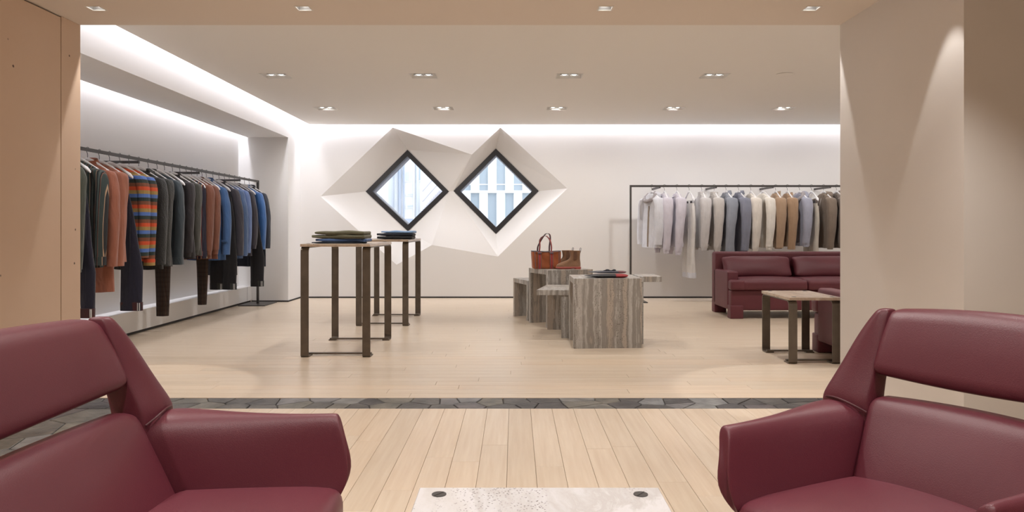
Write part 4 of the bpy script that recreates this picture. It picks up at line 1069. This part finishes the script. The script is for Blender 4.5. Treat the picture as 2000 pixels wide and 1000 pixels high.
for s in (-1, 1):
    x_ = s*.068-.02
    st_ = mk('front_strap', ribbon([(x_, -dh-.004, .004), (x_, -dh-.011, .05), (x_, -dh-.013, .10), (x_, -dh-.010, .15), (x_, -dh-.002, .195)], .030, .004), M['tote_strap'], tb)
    for d in (-1, 1): mk('strap_edging', ribbon([(x_+d*.0155, -dh-.007, .004), (x_+d*.0155, -dh-.014, .05), (x_+d*.0155, -dh-.016, .10), (x_+d*.0155, -dh-.013, .15), (x_+d*.0155, -dh-.004, .195)], .004, .004), M['tote_edge'], st_)
    mk('strap_loop', mv(rbox(.020, .007, .006, .003, 2), (x_, -dh-.010, .180)), M['tote_edge'], tb, sm=40)
for nm, y_, lean, hh in (('front', -dh*.80, -.02, .165), ('back', dh*.75, .03, .19)):
    a = catmull([(-.088, y_, hb-.02), (-.082, y_, hb+.05), (-.060+lean, y_-.0, hb+hh*.75), (-.020+lean, y_, hb+hh), (.020+lean, y_, hb+hh*.97), (.045+lean*.5, y_, hb+hh*.70), (.050, y_, hb+.05), (.048, y_, hb-.02)], 5)
    R = []
    for i, p in enumerate(a):
        tg = (a[min(i+1, len(a)-1)]-a[max(i-1, 0)]).normalized(); sd = Vector((0, 1, 0)); sd = (sd*.8+Vector((.6, 0, 0))*(1 if nm == 'front' else 1)).normalized(); n = tg.cross(sd).normalized()*.004
        q = sd*.015; R.append([p-q-n*.5, p+q-n*.5, p+q+n*.5, p-q+n*.5])
    h_ = mk('handle', loft(R), M['tote_strap'] if nm == 'front' else M['tote_in'], tb, sm=40)
    for sg in (-1, 1): mk('handle_edging', tube([Vector(p)+Vector((.6*.015*sg*.8, .015*sg*.8, 0)) for p in a], .0026, 5), M['tote_edge'], h_, sm=60)

# ------------------------------------------------------------------ boots
M['suede'] = mat('tan_suede', (.29, .155, .085), .85, bump=.4, bscale=160, var=.15, vscale=12, sheen=.3)
M['sole'] = mat('coral_red_rubber', (.48, .12, .10), .55)
M['elastic'] = mat('brown_elastic', (.20, .10, .06), .8, bump=.6, bscale=300)
M['tab'] = mat('navy_pull_tab', (.03, .035, .08), .7)
def boot(label, loc, rz):
    t = thing('boot', label, 'boot', loc, rz, 'tan suede boots on the rear stone table')
    # local x points from toe (-) to heel (+)
    def foot(z, x0, x1, w, toe=.5, n=28):
        out = []
        for i in range(n):
            a = 2*PI*i/n; c, s = math.cos(a), math.sin(a); xm, hx = (x0+x1)/2, (x1-x0)/2
            k = (1-c)/2       # 1 at the toe
            ww = w*(1-.18*math.exp(-((c-.1)/.35)**2))*(1+.10*k)
            out.append((xm+hx*sgnp(c, .85), ww*sgnp(s, .8), z))
        return out
    U = [foot(.024, -.140, .132, .046), foot(.040, -.139, .134, .048), (foot(.055, -.128, .134, .046)), foot(.070, -.098, .133, .043), foot(.085, -.058, .131, .040), foot(.100, -.018, .129, .038), foot(.118, .006, .127, .037),
         foot(.140, .014, .127, .038), foot(.170, .012, .129, .040), foot(.195, .006, .131, .042), foot(.206, .004, .132, .043), foot(.204, .010, .127, .038), foot(.15, .020, .120, .032)]
    up = mk('upper', loft(U), M['suede'], t, sm=70)
    mk('sole', loft([foot(.008, -.142, .134, .044), foot(.010, -.147, .138, .049), foot(.022, -.146, .139, .051), foot(.026, -.142, .136, .048)]), M['sole'], t, sm=40)
    mk('heel', loft([foot(0, .062, .136, .043), foot(.012, .060, .138, .047)]), M['sole'], t, sm=40)
    mk('toe_tread', loft([foot(0.001, -.125, .030, .040), foot(.010, -.138, .035, .046)]), M['sole'], t, sm=40)
    for s in (-1, 1): mk('elastic_panel', loft([[(.052+dx, s*(.0385+.004*(z-.11)/.08), z) for dx in (0, .034)]+[(.052+dx, s*(.030), z) for dx in (.034, 0)] for z in (.108, .14, .17, .200)]), M['elastic'], t)
    mk('pull_tab', ribbon(catmull([(.130, 0, .180), (.138, 0, .215), (.140, 0, .232), (.130, 0, .236), (.124, 0, .215), (.124, 0, .19)], 4), .016, .003, (0, 1, 0)), M['tab'], t, sm=60)
    return t
boot('tan suede ankle boot with coral sole, nearer one of the pair', ((1109-VX)*8.33/F+.01, 8.33, .635), math.radians(2))
boot('tan suede ankle boot with coral sole, farther one behind its pair', ((1098-VX)*8.48/F-.010, 8.455, .635), math.radians(6))

# ------------------------------------------------------------------ soft pouches on the front stone table
M['pn'] = mat('navy_nappa', (.014, .018, .034), .45, bump=.2, bscale=40); M['pb'] = mat('black_nappa', (.012, .012, .015), .45, bump=.2, bscale=40)
M['pr'] = mat('red_nappa', (.34, .025, .03), .5, bump=.2, bscale=40); M['pd'] = mat('dark_wine_nappa', (.10, .02, .025), .5)
def pouch(label, loc, rz, w, d, h, m1, m2, split, tie=False):
    t = thing('pouch', label, 'pouch', loc, rz, 'folded leather pouches')
    def sec(x, sc=1.):
        a = x/(w/2); e = max(.05, (1-abs(a)**3.0))**.5*sc if a < 0 else max(.05, (1-abs(a)**8))**.5*sc
        if a < 0: e *= .35+.65*min(1, (1+a)*1.6)
        return [(x, d/2*(.55+.45*min(1, (1+a)*1.8))*sgnp(math.cos(q), .9)*(e if abs(a) > .9 else 1), h/2+h/2*e*sgnp(math.sin(q), .9)) for q in [2*PI*i/20 for i in range(20)]]
    xs_ = [-w/2+split*w*i/12 for i in range(13)]; mk('pouch_body', loft([sec(x) for x in xs_]), m1, t, sm=60)
    x_s = -w/2+split*w; xs_ = [x_s+(w/2-x_s)*i/8 for i in range(9)]
    mk('pouch_end', loft([sec(x, 1.02) for x in xs_]), m2, t, sm=60)
    if tie:
        for dx, s_ in ((-.02, 1), (.03, -1), (.045, 1)):
            mk('tie', tube(catmull([(dx, 0, h+.0), (dx+.02*s_, -.01, h+.012), (dx+.035*s_, -.02, h+.006), (dx+.012*s_, -.012, h+.003), (dx-.01*s_, 0, h+.002)], 4), .004, 6), m1, t, sm=60)
    return t
pouch('black soft leather pouch with a bright red end, lower of the two', ((1184-VX)*6.85/F, 6.86, .636), .02, .405, .17, .034, M['pb'], M['pr'], .70)
pouch('navy soft leather pouch with dark red end and ties, upper of the two', ((1184-VX)*6.98/F+.0, 6.93, .672), -.03, .36, .16, .022, M['pn'], M['pd'], .78, tie=True)
